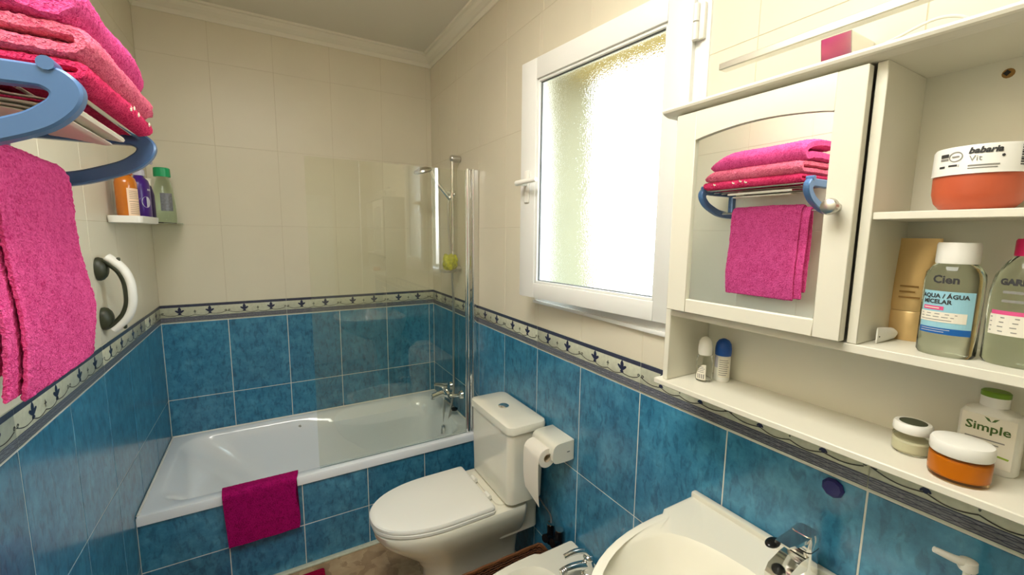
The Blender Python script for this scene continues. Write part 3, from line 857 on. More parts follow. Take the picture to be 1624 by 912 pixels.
# bath mat corner on the floor
b = B('matred')
pts = rrect(.46, -1.10, .235, .235, .012, 4, 10)
b.rings([[Vector((x, y, .001)) for x, y in pts], [Vector((x, y, .010)) for x, y in pts], [Vector((.46+(x-.46)*.97, -1.10+(y+1.10)*.97, .014)) for x, y in pts]])
mat_o = b.obj('bath_mat'); tag(mat_o, 'crimson bath mat lying on the stone floor in front of the tub', 'bath mat')

# ------------------------------------------------------------------ toilet
TY = -1.297
toi = empty('toilet', (1.2, TY, 0), 'white ceramic toilet with closed lid and cistern beside the tub', 'toilet')
def dshape(x_back, x_tip, hw, y=TY, n=28, rb=.03, nb=5):
    """D outline: flat back at x_back, rounded tip at x_tip"""
    pts = []
    L = x_back-x_tip; a = min(L*.62, hw*1.62)
    xs = x_tip+a
    for k in range(n+1):
        t = PI/2+PI*k/n
        cc, ss = math.cos(t), math.sin(t)
        pts.append((xs+a*math.copysign(abs(cc)**.92, cc), y+hw*math.copysign(abs(ss)**.88, ss)))
    for k in range(nb+1):
        t = -PI/2+PI/2*k/nb
        pts.append((x_back-rb+rb*math.cos(t), y-hw+rb+rb*math.sin(t)))
    for k in range(1, 5): pts.append((x_back, y-hw+rb+(2*hw-2*rb)*k/5))
    for k in range(nb+1):
        t = PI/2*k/nb
        pts.append((x_back-rb+rb*math.cos(t), y+hw-rb+rb*math.sin(t)))
    return pts
def dring(z, *a, **k): return [Vector((x, y, z)) for x, y in dshape(*a, **k)]
b = B('ceramic')
b.rings([dring(0, 1.50, 1.06, .115), dring(.02, 1.50, 1.055, .118), dring(.10, 1.49, 1.07, .108), dring(.20, 1.49, 1.055, .112), dring(.27, 1.49, 1.005, .130),
         dring(.33, 1.50, .935, .160), dring(.38, 1.50, .882, .182), dring(.42, 1.50, .856, .192), dring(.448, 1.50, .850, .194), dring(.458, 1.50, .856, .189), dring(.460, 1.49, .87, .178)])
b.obj('bowl', toi)
b = B('ceramic')  # shelf that carries the cistern
p = rrect(1.47, TY, .110, .150, .03); b.rings([[Vector((x, y, z)) for x, y in p] for z in (.30, .455, .468)]); b.obj('cistern_shelf', toi)
b = B('plastic')
b.rings([dring(.461, 1.335, .850, .184, rb=.02), dring(.463, 1.338, .845, .188, rb=.02), dring(.474, 1.338, .845, .188, rb=.02), dring(.477, 1.335, .850, .184, rb=.02)]); b.obj('seat', toi)
b.__init__('plastic')
b.rings([dring(.478, 1.328, .849, .181, rb=.012), dring(.480, 1.332, .844, .186, rb=.012), dring(.490, 1.332, .844, .186, rb=.012), dring(.4955, 1.328, .849, .182, rb=.012), dring(.4985, 1.315, .866, .168, rb=.012), dring(.500, 1.28, .92, .13, rb=.012)])
b.obj('lid', toi)
for s in (-1, 1):
    b = B('plastic'); b.tube([(1.348, TY+s*.075-.02, .478), (1.348, TY+s*.075+.02, .478)], .011, 12); b.obj('lid_hinge', toi)
CY = -1.305
def rr(cx, cy, hx, hy, r, z): return [Vector((x, y, z)) for x, y in rrect(cx, cy, hx, hy, r, 8, 4)]
b = B('ceramic')
b.rings([rr(1.480, CY, .082, .178, .035, .470), rr(1.480, CY, .092, .190, .035, .480), rr(1.480, CY, .093, .193, .032, .60), rr(1.480, CY, .094, .196, .030, .806)]); b.obj('cistern', toi)
b = B('ceramic')
b.rings([rr(1.480, CY, .093, .195, .030, .806), rr(1.479, CY, .100, .204, .034, .811), rr(1.479, CY, .101, .205, .034, .832), rr(1.479, CY, .098, .202, .034, .843), rr(1.479, CY, .085, .188, .03, .848), rr(1.479, CY, .04, .1, .02, .8505)])
cl = b.obj('cistern_lid', toi)
b = B('chrome'); b.lathe([(.026, .848), (.026, .855), (.022, .858)], (1.47, CY+.01, 0), 24); b.box((1.450, CY+.0092, .8572), (1.490, CY+.0108, .8590)); b.obj('flush_button', cl)
b = B('gasket'); b.box((1.512, CY-.172, .8462), (1.528, CY-.166, .8476)); b.obj('maker_mark', cl)

# paper holder and roll
hold = empty('paper_holder', (W, -1.62, .72), 'white ceramic toilet paper holder fixed to the blue tiles beside the cistern', 'paper holder')
b = B('ceramic')
hx_ = 1.478
def hprof(t):
    o = rrect(0, 0, .055-t, .0425-t, .020-t*.5, 6, 3); return o
top = [(W-.002, .832), (1.54, .832), (1.505, .830), (1.488, .822), (1.480, .806), (1.478, .788)]
P = spline([Vector((x, 0, z)) for x, z in top], 6)
def hr(y, t0, t):
    n = len(P); o = []; u = []
    for i, p in enumerate(P):
        d = (P[min(i+1, n-1)]-P[max(i-1, 0)]).normalized(); nn = Vector((-d.z, 0, d.x))
        if nn.z < 0 and i == 0: nn = -nn
        if nn.dot(Vector((-.3, 0, 1))) < 0: nn = -nn
        u.append(p-nn*t0); o.append(p-nn*t)
    return [Vector((p.x, y, p.z)) for p in u]+[Vector((p.x, y, p.z)) for p in o[::-1]]
b.rings([hr(-1.530, .003, .010), hr(-1.534, 0, .011), hr(-1.682, 0, .011), hr(-1.687, .002, .011)], True, True)
sidep = [(W-.002, .832), (1.54, .832), (1.505, .830), (1.488, .822), (1.480, .806), (1.478, .780), (1.480, .762), (1.490, .752), (1.51, .748), (1.56, .747), (W-.002, .750)]
SPL = spline([Vector((x, 0, z)) for x, z in sidep], 5)
b.prism([(p.x, p.z) for p in SPL], lambda a, c: Vector((a, -1.674, c)), lambda a, c: Vector((a, -1.690, c)), .005)
b.box((W-.010, -1.684, .750), (W-.002, -1.534, .828), .003)
b.obj('hood', hold)
b = B('gasket'); b.box((W-.040, -1.6912, .787), (W-.026, -1.6902, .790)); b.obj('maker_mark', hold)
RXC, RZC, RR = 1.470, .768, .0405
b = B('plastic'); b.tube([(RXC, -1.638, RZC), (RXC, -1.530, RZC)], .009, 14); b.obj('spindle', hold)
roll = empty('toilet_roll', (RXC, -1.62, RZC), 'roll of white toilet paper with a loose hanging end in the holder', 'toilet paper')
ry0, ry1 = -1.6625, -1.5480
def circ(r, y, n=40): return [Vector((RXC+r*math.cos(2*PI*k/n), y, RZC+r*math.sin(2*PI*k/n))) for k in range(n)]
b = B('tissue')
rsx = [circ(r, y) for r, y in ((.017, ry0), (RR-.0015, ry0), (RR, ry0+.0015), (RR, ry1-.0015), (RR-.0015, ry1), (.017, ry1))]
rsx.append(rsx[0]); b.rings(rsx, False, False); b.obj('paper_roll', roll)
b = B('card'); b.rings([circ(r, y, 24) for r, y in ((.0168, ry0-.0003), (.0168, ry1+.0003), (.0152, ry1+.0003), (.0152, ry0-.0003), (.0168, ry0-.0003))], False, False); b.obj('core', roll)
b = B('tissue')
sp = [(RXC+.002, RZC+RR+.0006), (RXC-.022, RZC+.0352), (RXC-.037, RZC+.020), (RXC-.0425, RZC-.002), (RXC-.0435, .70), (RXC-.0405, .64), (RXC-.032, .585)]
S_ = spline([Vector((x, 0, z)) for x, z in sp], 5)
ra = []
for p in S_:
    k = max(0, (.66-p.z)/.08)
    ra.append([Vector((p.x, ry1-.001, p.z+.010*k)), Vector((p.x-.004*k, ry0+.001, p.z-.020*k)), Vector((p.x+.0012-.004*k, ry0+.001, p.z-.020*k)), Vector((p.x+.0012, ry1-.001, p.z+.010*k))])
b.rings(ra, True, True); b.obj('loose_sheet', roll)

# ------------------------------------------------------------------ basket, valve
bas = empty('wicker_basket', (1.36, -1.585, 0), 'brown woven wicker basket on the floor between toilet and bidet', 'basket')
b = B('wicker')
def rb(z, g, o=0): return [Vector((x, y, z)) for x, y in rrect(1.34, -1.583, .215+g+o, .082+g*.6+o, .02, 5, 10)]
b.rings([rb(.002, -.02), rb(.06, -.012), rb(.12, -.004), rb(.18, .0), rb(.245, .004), rb(.245, .004, -.008), rb(.18, 0, -.008), rb(.05, -.012, -.008), rb(.012, -.02, -.008)], True, True)
b.obj('woven_side', bas)
b = B('wickerrim')
pts = [Vector((x, y, .248)) for x, y in rrect(1.34, -1.583, .216, .081, .02, 5, 10)]
for ph in (0, PI):
    b.tube([p+Vector((0, 0, .003*math.sin(i*1.2+ph)))for i, p in enumerate(pts+[pts[0]])], .0055, 8)
b.obj('rim', bas)
val = empty('angle_valve', (1.55, -1.64, .36), 'dark angle valve with chrome ring on the wall behind the bidet', 'valve')
b = B('black', 'chrome')
b.tube([(W-.002, -1.585, .335), (W-.035, -1.585, .335)], .012, 14); b.tube([(W-.035, -1.585, .310), (W-.035, -1.585, .400)], .016, 14); b.tube([(W-.035, -1.585, .345), (W-.075, -1.60, .355)], [.013, .018], 14)
b.tube([(W-.030, -1.64, .315), (W-.030, -1.64, .405)], .017, 14); b.tube([(W-.030, -1.64, .355), (W-.070, -1.645, .36)], [.015, .019], 12)
b.mat(1); b.tube([(W-.035, -1.585, .400), (W-.035, -1.585, .404)], .0175, 16); b.tube([(W-.030, -1.64, .405), (W-.030, -1.64, .409)], .018, 16)
b.obj('valve_body', val)
b = B('gasket'); b.tube([Vector((W-.035, -1.585, .40)), Vector((W-.020, -1.56, .42)), Vector((W-.020, -1.50, .44)), Vector((W-.03, -1.45, .475))], .004, 8, True, 6); b.obj('flexible_pipe', val)

# ------------------------------------------------------------------ bidet
BY = -1.872; BT = .395
bid = empty('bidet', (1.3, BY, 0), 'white ceramic bidet with chrome tap beside the basket', 'bidet')
def basin_outline(xb, xt, xn, hb, hf, y, n=26):
    """back edge straight at xb (half width hb) to notch xn, then a bowl of half width hf ending at xt"""
    pts = []
    a = (xn-xt)
    for k in range(n+1):
        t = PI/2+PI*k/n; cc, ss = math.cos(t), math.sin(t)
        pts.append((xn+a*math.copysign(abs(cc)**.85, cc), y+hf*math.copysign(abs(ss)**.75, ss)))
    lo = [(xn+.022, y-hf+.002), (xn+.040, y-hb), (xn+.06, y-hb), (xb-.01, y-hb), (xb-.003, y-hb+.003), (xb, y-hb+.01), (xb, y-hb*.5), (xb, y)]
    pts += lo; pts += [(p[0], 2*y-p[1]) for p in lo[:-1][::-1]]
    return pts
def bo(z, *a): return [Vector((x, yy, z)) for x, yy in basin_outline(*a)]
def oval(z, xb, xt, hw, y, N, n=26, ex=.8):
    """closed inner outline with N points, starting like basin_outline"""
    pts = []; cx = (xb+xt)/2; a = (xb-xt)/2
    for k in range(n+1):
        t = PI/2+PI*k/n; cc, ss = math.cos(t), math.sin(t)
        pts.append((cx+a*math.copysign(abs(cc)**ex, cc), y+hw*math.copysign(abs(ss)**ex, ss)))
    m_ = N-n-1
    for k in range(1, m_+1):
        t = 3*PI/2+PI*k/(m_+1); cc, ss = math.cos(t), math.sin(t)
        pts.append((cx+a*math.copysign(abs(cc)**.6, cc), y+hw*math.copysign(abs(ss)**ex, ss)))
    return [Vector((x, yy, z)) for x, yy in pts]
N = len(basin_outline(1, 0, .5, .1, .1, 0))
b = B('ceramic')
b.rings([bo(0, 1.56, 1.16, 1.30, .10, .10, BY), bo(.15, 1.56, 1.14, 1.30, .105, .105, BY), bo(.27, 1.565, 1.07, 1.34, .14, .145, BY), bo(.34, 1.572, 1.01, 1.37, .165, .178, BY), bo(.385, 1.575, 1.0, 1.375, .172, .186, BY),
         bo(BT, 1.573, 1.006, 1.375, .168, .182, BY), bo(BT+.001, 1.565, 1.02, 1.375, .160, .174, BY),
         oval(BT, 1.415, 1.045, .148, BY, N), oval(BT-.010, 1.405, 1.055, .140, BY, N), oval(BT-.06, 1.385, 1.075, .125, BY, N), oval(BT-.12, 1.34, 1.13, .08, BY, N)], True, True)
b.obj('bidet_body', bid)
t = empty('bidet_tap', (1.50, -1.862, BT), 'chrome lever tap on the rear deck of the bidet', 'tap')
b = B('chrome'); tx, ty = 1.520, -1.872
b.lathe([(.027, BT+.001), (.027, BT+.008), (.022, BT+.012), (.021, BT+.05), (.019, BT+.062)], (tx, ty, 0), 22)
b.tube([(tx, ty, BT+.036), (tx-.06, ty+.004, BT+.052), (tx-.105, ty+.008, BT+.052)], [.018, .014, .012], 14, True, 4)
b.tube([(tx-.098, ty+.008, BT+.052), (tx-.122, ty+.009, BT+.046)], .0125, 14); b.obj('tap_body', t)
b = B('chrome'); b.ball((tx, ty, BT+.066), .021, (1, 1, .75), 3); b.tube([(tx+.004, ty, BT+.072), (tx-.02, ty+.003, BT+.098), (tx-.06, ty+.008, BT+.107), (tx-.105, ty+.014, BT+.100)], [.013, .0115, .010, .0085], 12, True, 5); b.obj('tap_lever', t)
b = B('satin')
for k in range(3): b.lathe([(.0135, -.0025), (.0145, 0), (.0135, .0025)], (tx-.104-.007*k, ty+.008, BT+.050-.0015*k), 16, 'X')
b.obj('aerator', t)

# ------------------------------------------------------------------ washbasin
SY = -2.560; ST = .915
sink = empty('washbasin', (1.35, SY, 0), 'white ceramic washbasin with a rear ledge under the wall cabinet', 'washbasin')
b = B('ceramic')
def so(z, xb, xt, xn, hb, hf): return [Vector((x, yy, z)) for x, yy in basin_outline(xb, xt, xn, hb, hf, SY)]
b.rings([so(.70, 1.575, 1.25, 1.42, .14, .16), so(.77, 1.58, 1.12, 1.42, .22, .24), so(.84, 1.584, 1.045, 1.415, .29, .295), so(.885, 1.585, 1.020, 1.41, .310, .302), so(.905, 1.585, 1.018, 1.41, .312, .303),
         so(ST-.002, 1.585, 1.022, 1.41, .309, .300), so(ST+.001, 1.584, 1.030, 1.41, .303, .293), so(ST, 1.582, 1.046, 1.41, .297, .280),
         oval(ST-.004, 1.452, 1.060, .272, SY, N), oval(ST-.012, 1.446, 1.070, .264, SY, N), oval(ST-.05, 1.432, 1.088, .246, SY, N), oval(ST-.10, 1.405, 1.125, .205, SY, N), oval(ST-.145, 1.35, 1.19, .12, SY, N), oval(ST-.15, 1.29, 1.25, .03, SY, N)], True, True)
b.box((1.566, SY-.311, ST-.01), (1.586, SY+.311, ST+.014), .004)
b.obj('basin', sink)
b = B('ceramic'); b.rings([[Vector((x, y, z)) for x, y in rrect(1.45, SY, hx, hy, .05)] for z, hx, hy in ((0, .10, .10), (.05, .095, .095), (.4, .08, .08), (.72, .10, .115))]); b.obj('pedestal', sink)
b = B('chrome'); b.lathe([(.024, 0), (.022, .003)], (1.27, SY, ST-.1495), 20); b.obj('drain', sink)
tap = empty('basin_tap', (1.51, -2.565, ST), 'chrome single lever tap on the rear ledge of the washbasin', 'tap')
fx, fy = 1.515, -2.565
b = B('chrome')
b.rings([rr(fx, fy, .026, .026, .012, ST+.0005), rr(fx, fy, .026, .026, .012, ST+.02), rr(fx, fy, .0235, .0235, .011, ST+.07), rr(fx, fy, .0235, .0235, .011, ST+.085)])
b.rings([[Vector((x, fy+dy, z)) for dy, z in pr] for x, pr in (
    (fx+.012, [(-.022, ST+.04), (.022, ST+.04), (.022, ST+.078), (-.022, ST+.078)]),
    (fx-.05, [(-.021, ST+.050), (.021, ST+.050), (.021, ST+.078), (-.021, ST+.078)]),
    (fx-.095, [(-.021, ST+.046), (.021, ST+.046), (.021, ST+.067), (-.021, ST+.067)]),
    (fx-.112, [(-.018, ST+.042), (.018, ST+.042), (.018, ST+.057), (-.018, ST+.057)]))])
b.obj('tap_body', tap)
b = B('black'); b.rings([rr(fx, fy, .0242, .0242, .011, ST+.085), rr(fx, fy, .0242, .0242, .011, ST+.0885)]); b.obj('seal_ring', tap, label='black ring below the lever')
b = B('chrome')
b.rings([rr(fx, fy, .0245, .0245, .010, ST+.0887), rr(fx+.001, fy, .0250, .0245, .010, ST+.108), rr(fx+.003, fy, .020, .020, .010, ST+.118)])
b.rings([[Vector((x, fy+dy, z)) for dy, z in pr] for x, pr in (
    (fx-.005, [(-.019, ST+.104), (.019, ST+.104), (.019, ST+.116), (-.019, ST+.116)]),
    (fx-.06, [(-.017, ST+.112), (.017, ST+.112), (.017, ST+.119), (-.017, ST+.119)]),
    (fx-.090, [(-.014, ST+.118), (.014, ST+.118), (.014, ST+.122), (-.014, ST+.122)]))])
b.obj('tap_lever', tap)
b = B('black'); b.ball((fx-.090, fy+.018, ST+.112), .02, (1.05, .62, .35), 3); b.obj('lever_dark_reflection', tap, label='black oval imitating a dark reflection on the lever')  # black blob stands in for a dark reflection on the chrome lever

# soap dispenser on the ledge
sd = empty('soap_dispenser', (1.535, -2.800, ST), 'white pump soap dispenser on the rear ledge of the washbasin', 'soap dispenser')
b = B('plastic'); b.lathe([(.026, ST+.001), (.028, ST+.006), (.028, ST+.11), (.022, ST+.135), (.013, ST+.148)], (1.535, -2.800, 0), 26); b.obj('bottle', sd)
b = B('plastic'); b.lathe([(.0155, ST+.146), (.0155, ST+.166), (.011, ST+.170)], (1.535, -2.800, 0), 18); b.tube([(1.535, -2.800, ST+.168), (1.535, -2.800, ST+.200)], .005, 10)
b.lathe([(.011, ST+.194), (.013, ST+.198), (.012, ST+.211), (.006, ST+.214)], (1.535, -2.800, 0), 16)
b.tube([(1.535, -2.800, ST+.206), (1.520, -2.786, ST+.211), (1.505, -2.764, ST+.219)], [.008, .0065, .005], 10); b.obj('pump', sd)

# blue suction hook on the tiles
hk = empty('wall_hook', (W, -2.581, 1.12), 'dark blue round faceted stick-on hook on the tile above the washbasin', 'hook')
b = B('deepblue'); b.lathe([(.0215, .0), (.0215, .004), (.017, .009)], (W-.0008, -2.581, 1.120), 9, 'X', rot=Matrix.Rotation(PI, 3, 'Z')); b.obj('pad', hk)


# ------------------------------------------------------------------ wall cabinet
CX = 1.420; YL0, YL1 = -2.2445, -2.2600; YR = -3.02
cab = empty('wall_cabinet', (1.5, -2.6, 1.28), 'white wall cabinet with mirror door, open shelves and bottom ledge', 'cabinet')
def board(name, lo, hi, bev=.0012):
    return B('laminate').box(lo, hi, bev, 1).obj(name, cab)
bk = W-.0015
board('back_panel', (bk-.006, YR, 1.2925), (bk, YL0, 1.957))
board('side_panel', (CX, YL1, 1.2935), (bk-.006, YL0, 1.952))
board('side_panel', (CX, YR, 1.2935), (bk-.006, YR+.0155, 1.952))
board('divider', (CX, -2.6525, 1.4805), (bk-.006, -2.637, 1.952))
board('cabinet_base', (CX, YR+.0155, 1.4640), (bk-.006, YL1, 1.4800))
board('shelf', (CX+.004, YR+.0155, 1.6965), (bk-.006, -2.6525, 1.7090))
b = B('laminate')
pf = [(1.393, 1.9575), (1.390, 1.960), (1.388, 1.9645), (1.390, 1.969), (1.394, 1.971), (bk, 1.971), (bk, 1.952), (1.412, 1.952), (1.405, 1.9535)]
b.prism(pf, lambda a, c: Vector((a, YL0+.018, c)), lambda a, c: Vector((a, YR-.01, c))); b.obj('top_board', cab)
board('bottom_shelf', (1.4065, YR-.01, 1.2790), (bk, -2.2275, 1.2930), .002)
b = B('black', 'rust'); b.lathe([(.009, 0), (.009, .0006)], (bk-.0055, -2.750, 1.931), 18, 'X', rot=Matrix.Rotation(PI, 3, 'Z')) if False else None
b.mat(1); b.lathe([(.0075, .0002), (.0075, .0005)], (bk-.006, -2.7515, 1.930), 14, 'X', rot=Matrix.Rotation(PI, 3, 'Z'))
b.mat(0); b.lathe([(.0046, .0006), (.0046, .0012)], (bk-.006, -2.7500, 1.931), 4, 'X', rot=Matrix.Rotation(PI, 3, 'Z')); b.obj('screw_hole', cab, label='small dark screw hole with a rusty ring')
# mirror door
dx0, dx1 = CX-.020, CX-.001
dy0, dy1, dz0, dz1 = -2.6340, -2.2615, 1.4835, 1.9480
my0, my1, mz0 = -2.5895, -2.3145, 1.5150
b = B('laminate')
b.box((dx0, dy0, dz0), (dx1, my0, dz1), .0015, 1); b.box((dx0, my1, dz0), (dx1, dy1, dz1), .0015, 1); b.box((dx0, my0-.0005, dz0), (dx1, my1+.0005, mz0), .0015, 1)
arch = [(my0-.0005, dz1), (my0-.0005, 1.884)] + [(my0+(my1-my0)*k/16, 1.885+.022*math.sin(PI*(.12+.76*k/16))-.008) for k in range(17)] + [(my1+.0005, 1.884), (my1+.0005, dz1)]
b.prism(arch, lambda a, c: Vector((dx0, a, c)), lambda a, c: Vector((dx1, a, c)), .001)
door = b.obj('door', cab)
B('mirror').box((CX-.0125, my0-.008, mz0-.008), (CX-.0085, my1+.008, 1.906)).obj('mirror_panel', door)
b = B('satin'); b.lathe([(.008, 0), (.006, .006), (.006, .012), (.0125, .018), (.0145, .025), (.012, .032), (.005, .035)], (dx0, -2.609, 1.7185), 22, 'X', rot=Matrix.Rotation(PI, 3, 'Z')); b.obj('knob', door, label='brushed metal door knob')

# light bar above the cabinet
lb = empty('light_bar', (W, -2.53, 2.03), 'chrome bar light on a square bracket above the cabinet', 'wall light')
b = B('chrome'); b.prism([(1.490, 2.046), (1.4985, 2.004), (W-.002, 2.004), (W-.002, 2.046)], lambda a, c: Vector((a, -2.513-.0012*(1.5876-a)*10, c)), lambda a, c: Vector((a, -2.566, c)), .0015); b.obj('bracket_box', lb)
b = B('alu'); b.box((1.462, -2.745, 2.046), (1.488, -2.318, 2.0605), .0012, 1); b.obj('bar_housing', lb)
b = B('plastic'); b.box((1.465, -2.742, 2.0452), (1.485, -2.321, 2.0462)); b.obj('diffuser', lb)
b = B('plastic'); b.tube([Vector((W-.03, -2.558, 2.02)), Vector((W-.022, -2.60, 2.032)), Vector((W-.02, -2.66, 2.046)), Vector((W-.014, -2.70, 2.03)), Vector((W-.010, -2.715, 1.985))], .0028, 8, True, 6); b.obj('cable', lb)

# ------------------------------------------------------------------ toiletries
PH = PI+.22
def lines(b, f, a0, a1, b0, b1, n, th=.35):
    st = (b1-b0)/n
    for k in range(n):
        e = random.uniform(.75, 1.0)
        patch(b, f, a0, a0+(a1-a0)*e, b1-st*(k+1)+st*(1-th)/2, b1-st*(k+1)+st*(1+th)/2, 4)
S = 1.2932; Bz = 1.4802; Sh = 1.7092
# clear roll-on
x, y = 1.503, -2.3065
c = empty('roll_on', (x, y, S), 'clear roll-on deodorant with a white cap beside the blue capped one', 'deodorant')
B('clear').lathe([(.0175, S), (.0195, S+.004), (.0195, S+.045), (.0185, S+.060), (.0150, S+.069)], (x, y, 0), 28).obj('bottle', c)
b = B('plastic'); b.lathe([(.0155, S+.0692), (.0168, S+.074), (.0172, S+.088), (.0155, S+.103), (.0105, S+.112), (.004, S+.116)], (x, y, 0), 28); b.obj('cap', c)
f = cylmap(x, y, S, .0200, PH)
b = B('label')
for k in range(12):
    u0, u1 = -.014+.026*k/12, -.014+.026*(k+1)/12
    tz = lambda u: .012+.034*math.sin(max(0.05, min(1, (u+.016)/.022))*PI/2)
    b.poly([f(u0, .006), f(u1, .006), f(u1, tz(u1)), f(u0, tz(u0))])
lab = b.obj('front_label', c, recalc=False)
f = cylmap(x, y, S, .0203, PH); b = B('greyprint'); lines(b, f, -.009, .010, .024, .042, 4); 
for k in range(4): patch(b, f, -.009+.005*k, -.006+.005*k, .009, .021, 2)
b.obj('print', lab, recalc=False)
# blue capped roll-on
x, y = 1.545, -2.329
c = empty('roll_on', (x, y, S), 'roll-on deodorant with a domed blue cap on the bottom ledge', 'deodorant')
b = B('plastic', 'clear'); b.lathe([(.0170, S), (.0185, S+.003), (.0185, S+.062), (.0165, S+.068)], (x, y, 0), 28); b.obj('bottle', c)
b = B('capblue'); b.lathe([(.0190, S+.068), (.0195, S+.073), (.0195, S+.086), (.0175, S+.098), (.012, S+.107), (.004, S+.111)], (x, y, 0), 28); b.obj('cap', c, label='blue dome cap')
f = cylmap(x, y, S, .0188, PH+.1)
b = B('label', 'silverpaint'); patch(b, f, -.006, .024, .012, .064, 10); b.mat(1); patch(b, f, -.024, -.007, .036, .066, 6); lab = b.obj('back_label', c, recalc=False)
f = cylmap(x, y, S, .0191, PH+.1); b = B('greyprint'); lines(b, f, -.003, .021, .016, .060, 8); b.obj('print', lab, recalc=False)
# small cream jar with dark disc
x, y = 1.497, -2.7185
c = empty('cream_jar', (x, y, S), 'small glass cream jar with a dark disc on its white lid', 'jar')
B('clear').lathe([(.021, S), (.0245, S+.004), (.0255, S+.020), (.0250, S+.034), (.022, S+.038)], (x, y, 0), 32).obj('glass', c)
B('cream_in').lathe([(.0195, S+.0035), (.0215, S+.006), (.0215, S+.020), (.018, S+.023)], (x, y, 0), 28).obj('cream', c)
B('plastic').lathe([(.0250, S+.0382), (.0262, S+.041), (.0262, S+.051), (.024, S+.0545)], (x, y, 0), 32).obj('lid', c)
B('lidgreen').lathe([(.0185, S+.0546), (.0185, S+.0552)], (x, y, 0), 28).obj('lid_disc', c, label='dark green disc on the lid')
# honey jar
x, y = 1.458, -2.7875
c = empty('honey_jar', (x, y, S), 'squat amber jar with a white lid in front of the white bottle', 'jar')
B('honey').lathe([(.031, S), (.0345, S+.003), (.0355, S+.010), (.0355, S+.036), (.033, S+.041)], (x, y, 0), 36).obj('jar', c)
B('honeycore').lathe([(.030, S+.006), (.0325, S+.009), (.0325, S+.034), (.030, S+.036)], (x, y, 0), 32).obj('scrub', c)
B('plastic').lathe([(.0350, S+.0412), (.0362, S+.044), (.0362, S+.057), (.0345, S+.061), (.028, S+.0625)], (x, y, 0), 36).obj('lid', c)
# white bottle with green cap
x, y = 1.540, -2.800
c = empty('lotion_bottle', (x, y, S), 'white lotion bottle with a green flip cap behind the amber jar', 'bottle')
b = B('plastic')
def bot(z, hx, hy, r): return [Vector((xx, yy, z)) for xx, yy in rrect(x, y, hx, hy, r, 6, 4)]
b.rings([bot(S, .017, .033, .014), bot(S+.004, .019, .036, .016), bot(S+.088, .019, .036, .016), bot(S+.098, .017, .031, .014), bot(S+.103, .013, .018, .012), bot(S+.106, .0125, .014, .012)])
b.obj('bottle', c)
b = B('plastic', 'leafgreen'); b.lathe([(.0165, S+.1062), (.0165, S+.122)], (x, y, 0), 24); b.mat(1); b.lathe([(.0170, S+.1222), (.0170, S+.129), (.015, S+.131)], (x, y, 0), 24); b.obj('cap', c, label='white neck with a green top')
fl = lambda a, bb: Vector((x-.0194, y-a, S+bb))
b = B('label'); b.poly([fl(-.030, .012), fl(.030, .012), fl(.030, .092), fl(-.030, .092)]); lab = b.obj('front_label', c, recalc=False)
fl2 = lambda a, bb: Vector((x-.0197, y-a, S+bb))
text_obj('lettering', 'Simple', .0190, lambda a, bb: fl2(a, bb+.072), 'greenprint', lab, 0, .0004)
b = B('greyprint', 'lime', 'greenprint')
for k in range(3): b.poly([fl2(-.024, .052-.006*k), fl2(.020-.006*k, .052-.006*k), fl2(.020-.006*k, .054-.006*k), fl2(-.024, .054-.006*k)])
b.mat(1); b.poly([fl2(-.029, .034), fl2(.026, .028), fl2(.027, .031), fl2(-.029, .037)])
b.mat(2)
for sg in (-1, 1): b.poly([fl2(.003, .083), fl2(.003+sg*.004, .0845), fl2(.003+sg*.0085, .0905), fl2(.003+sg*.003, .0885)])
b.obj('print', lab, recalc=False)
# gold tube standing on its cap
x, y = 1.557, -2.676
c = empty('gold_tube', (x, y, Bz), 'gold squeeze tube standing on its cap in the lower open shelf', 'tube')
def el(z, hx, hy): return [Vector((x+hx*math.cos(2*PI*k/28), y+hy*math.sin(2*PI*k/28), z)) for k in range(28)]
B('gold').rings([el(Bz, .019, .026), el(Bz+.003, .020, .027), el(Bz+.052, .0195, .0275), el(Bz+.054, .018, .026)]).obj('cap', c, label='gold tube cap')
B('gold').rings([el(Bz+.0545, .0175, .0275), el(Bz+.064, .0180, .030), el(Bz+.11, .014, .0315), el(Bz+.155, .006, .0325), el(Bz+.172, .0018, .033), el(Bz+.186, .0016, .033)]).obj('tube_body', c)
b = B('rust')
for k, w in ((0, .03), (1, .022), (2, .026)): b.poly([Vector((x-.0182+.0006*k, y+.012-w, Bz+.078+.010*k)), Vector((x-.0182+.0006*k, y+.012, Bz+.078+.010*k)), Vector((x-.0182+.0006*k, y+.012, Bz+.081+.010*k)), Vector((x-.0182+.0006*k, y+.012-w, Bz+.081+.010*k))])
b.obj('print', c, recalc=False)
# small white tube lying down
c = empty('small_tube', (1.47, -2.67, Bz), 'small white tube lying beside the gold tube', 'tube')
b = B('plastic')
A0, A1 = Vector((1.462, -2.6650, Bz+.0145)), Vector((1.535, -2.6640, Bz+.0115))
rs = []
for tt, hh, ww in ((0, .0143, .0012), (.08, .0143, .0014), (.35, .0135, .0055), (.7, .0115, .0085), (.86, .0105, .0088), (.87, .007, .007), (1.0, .007, .007)):
    cc = A0.lerp(A1, tt); rs.append([cc+Vector((0, ww*math.cos(2*PI*k/20), hh*math.sin(2*PI*k/20))) for k in range(20)])
b.rings(rs); b.obj('tube_body', c)
b = B('print'); b.lathe([(.0012, 0), (.0012, .0008)], (1.468, -2.6668, Bz+.012), 10, 'Y', rot=Matrix.Rotation(PI, 3, 'Z')); b.obj('hole_mark', c)
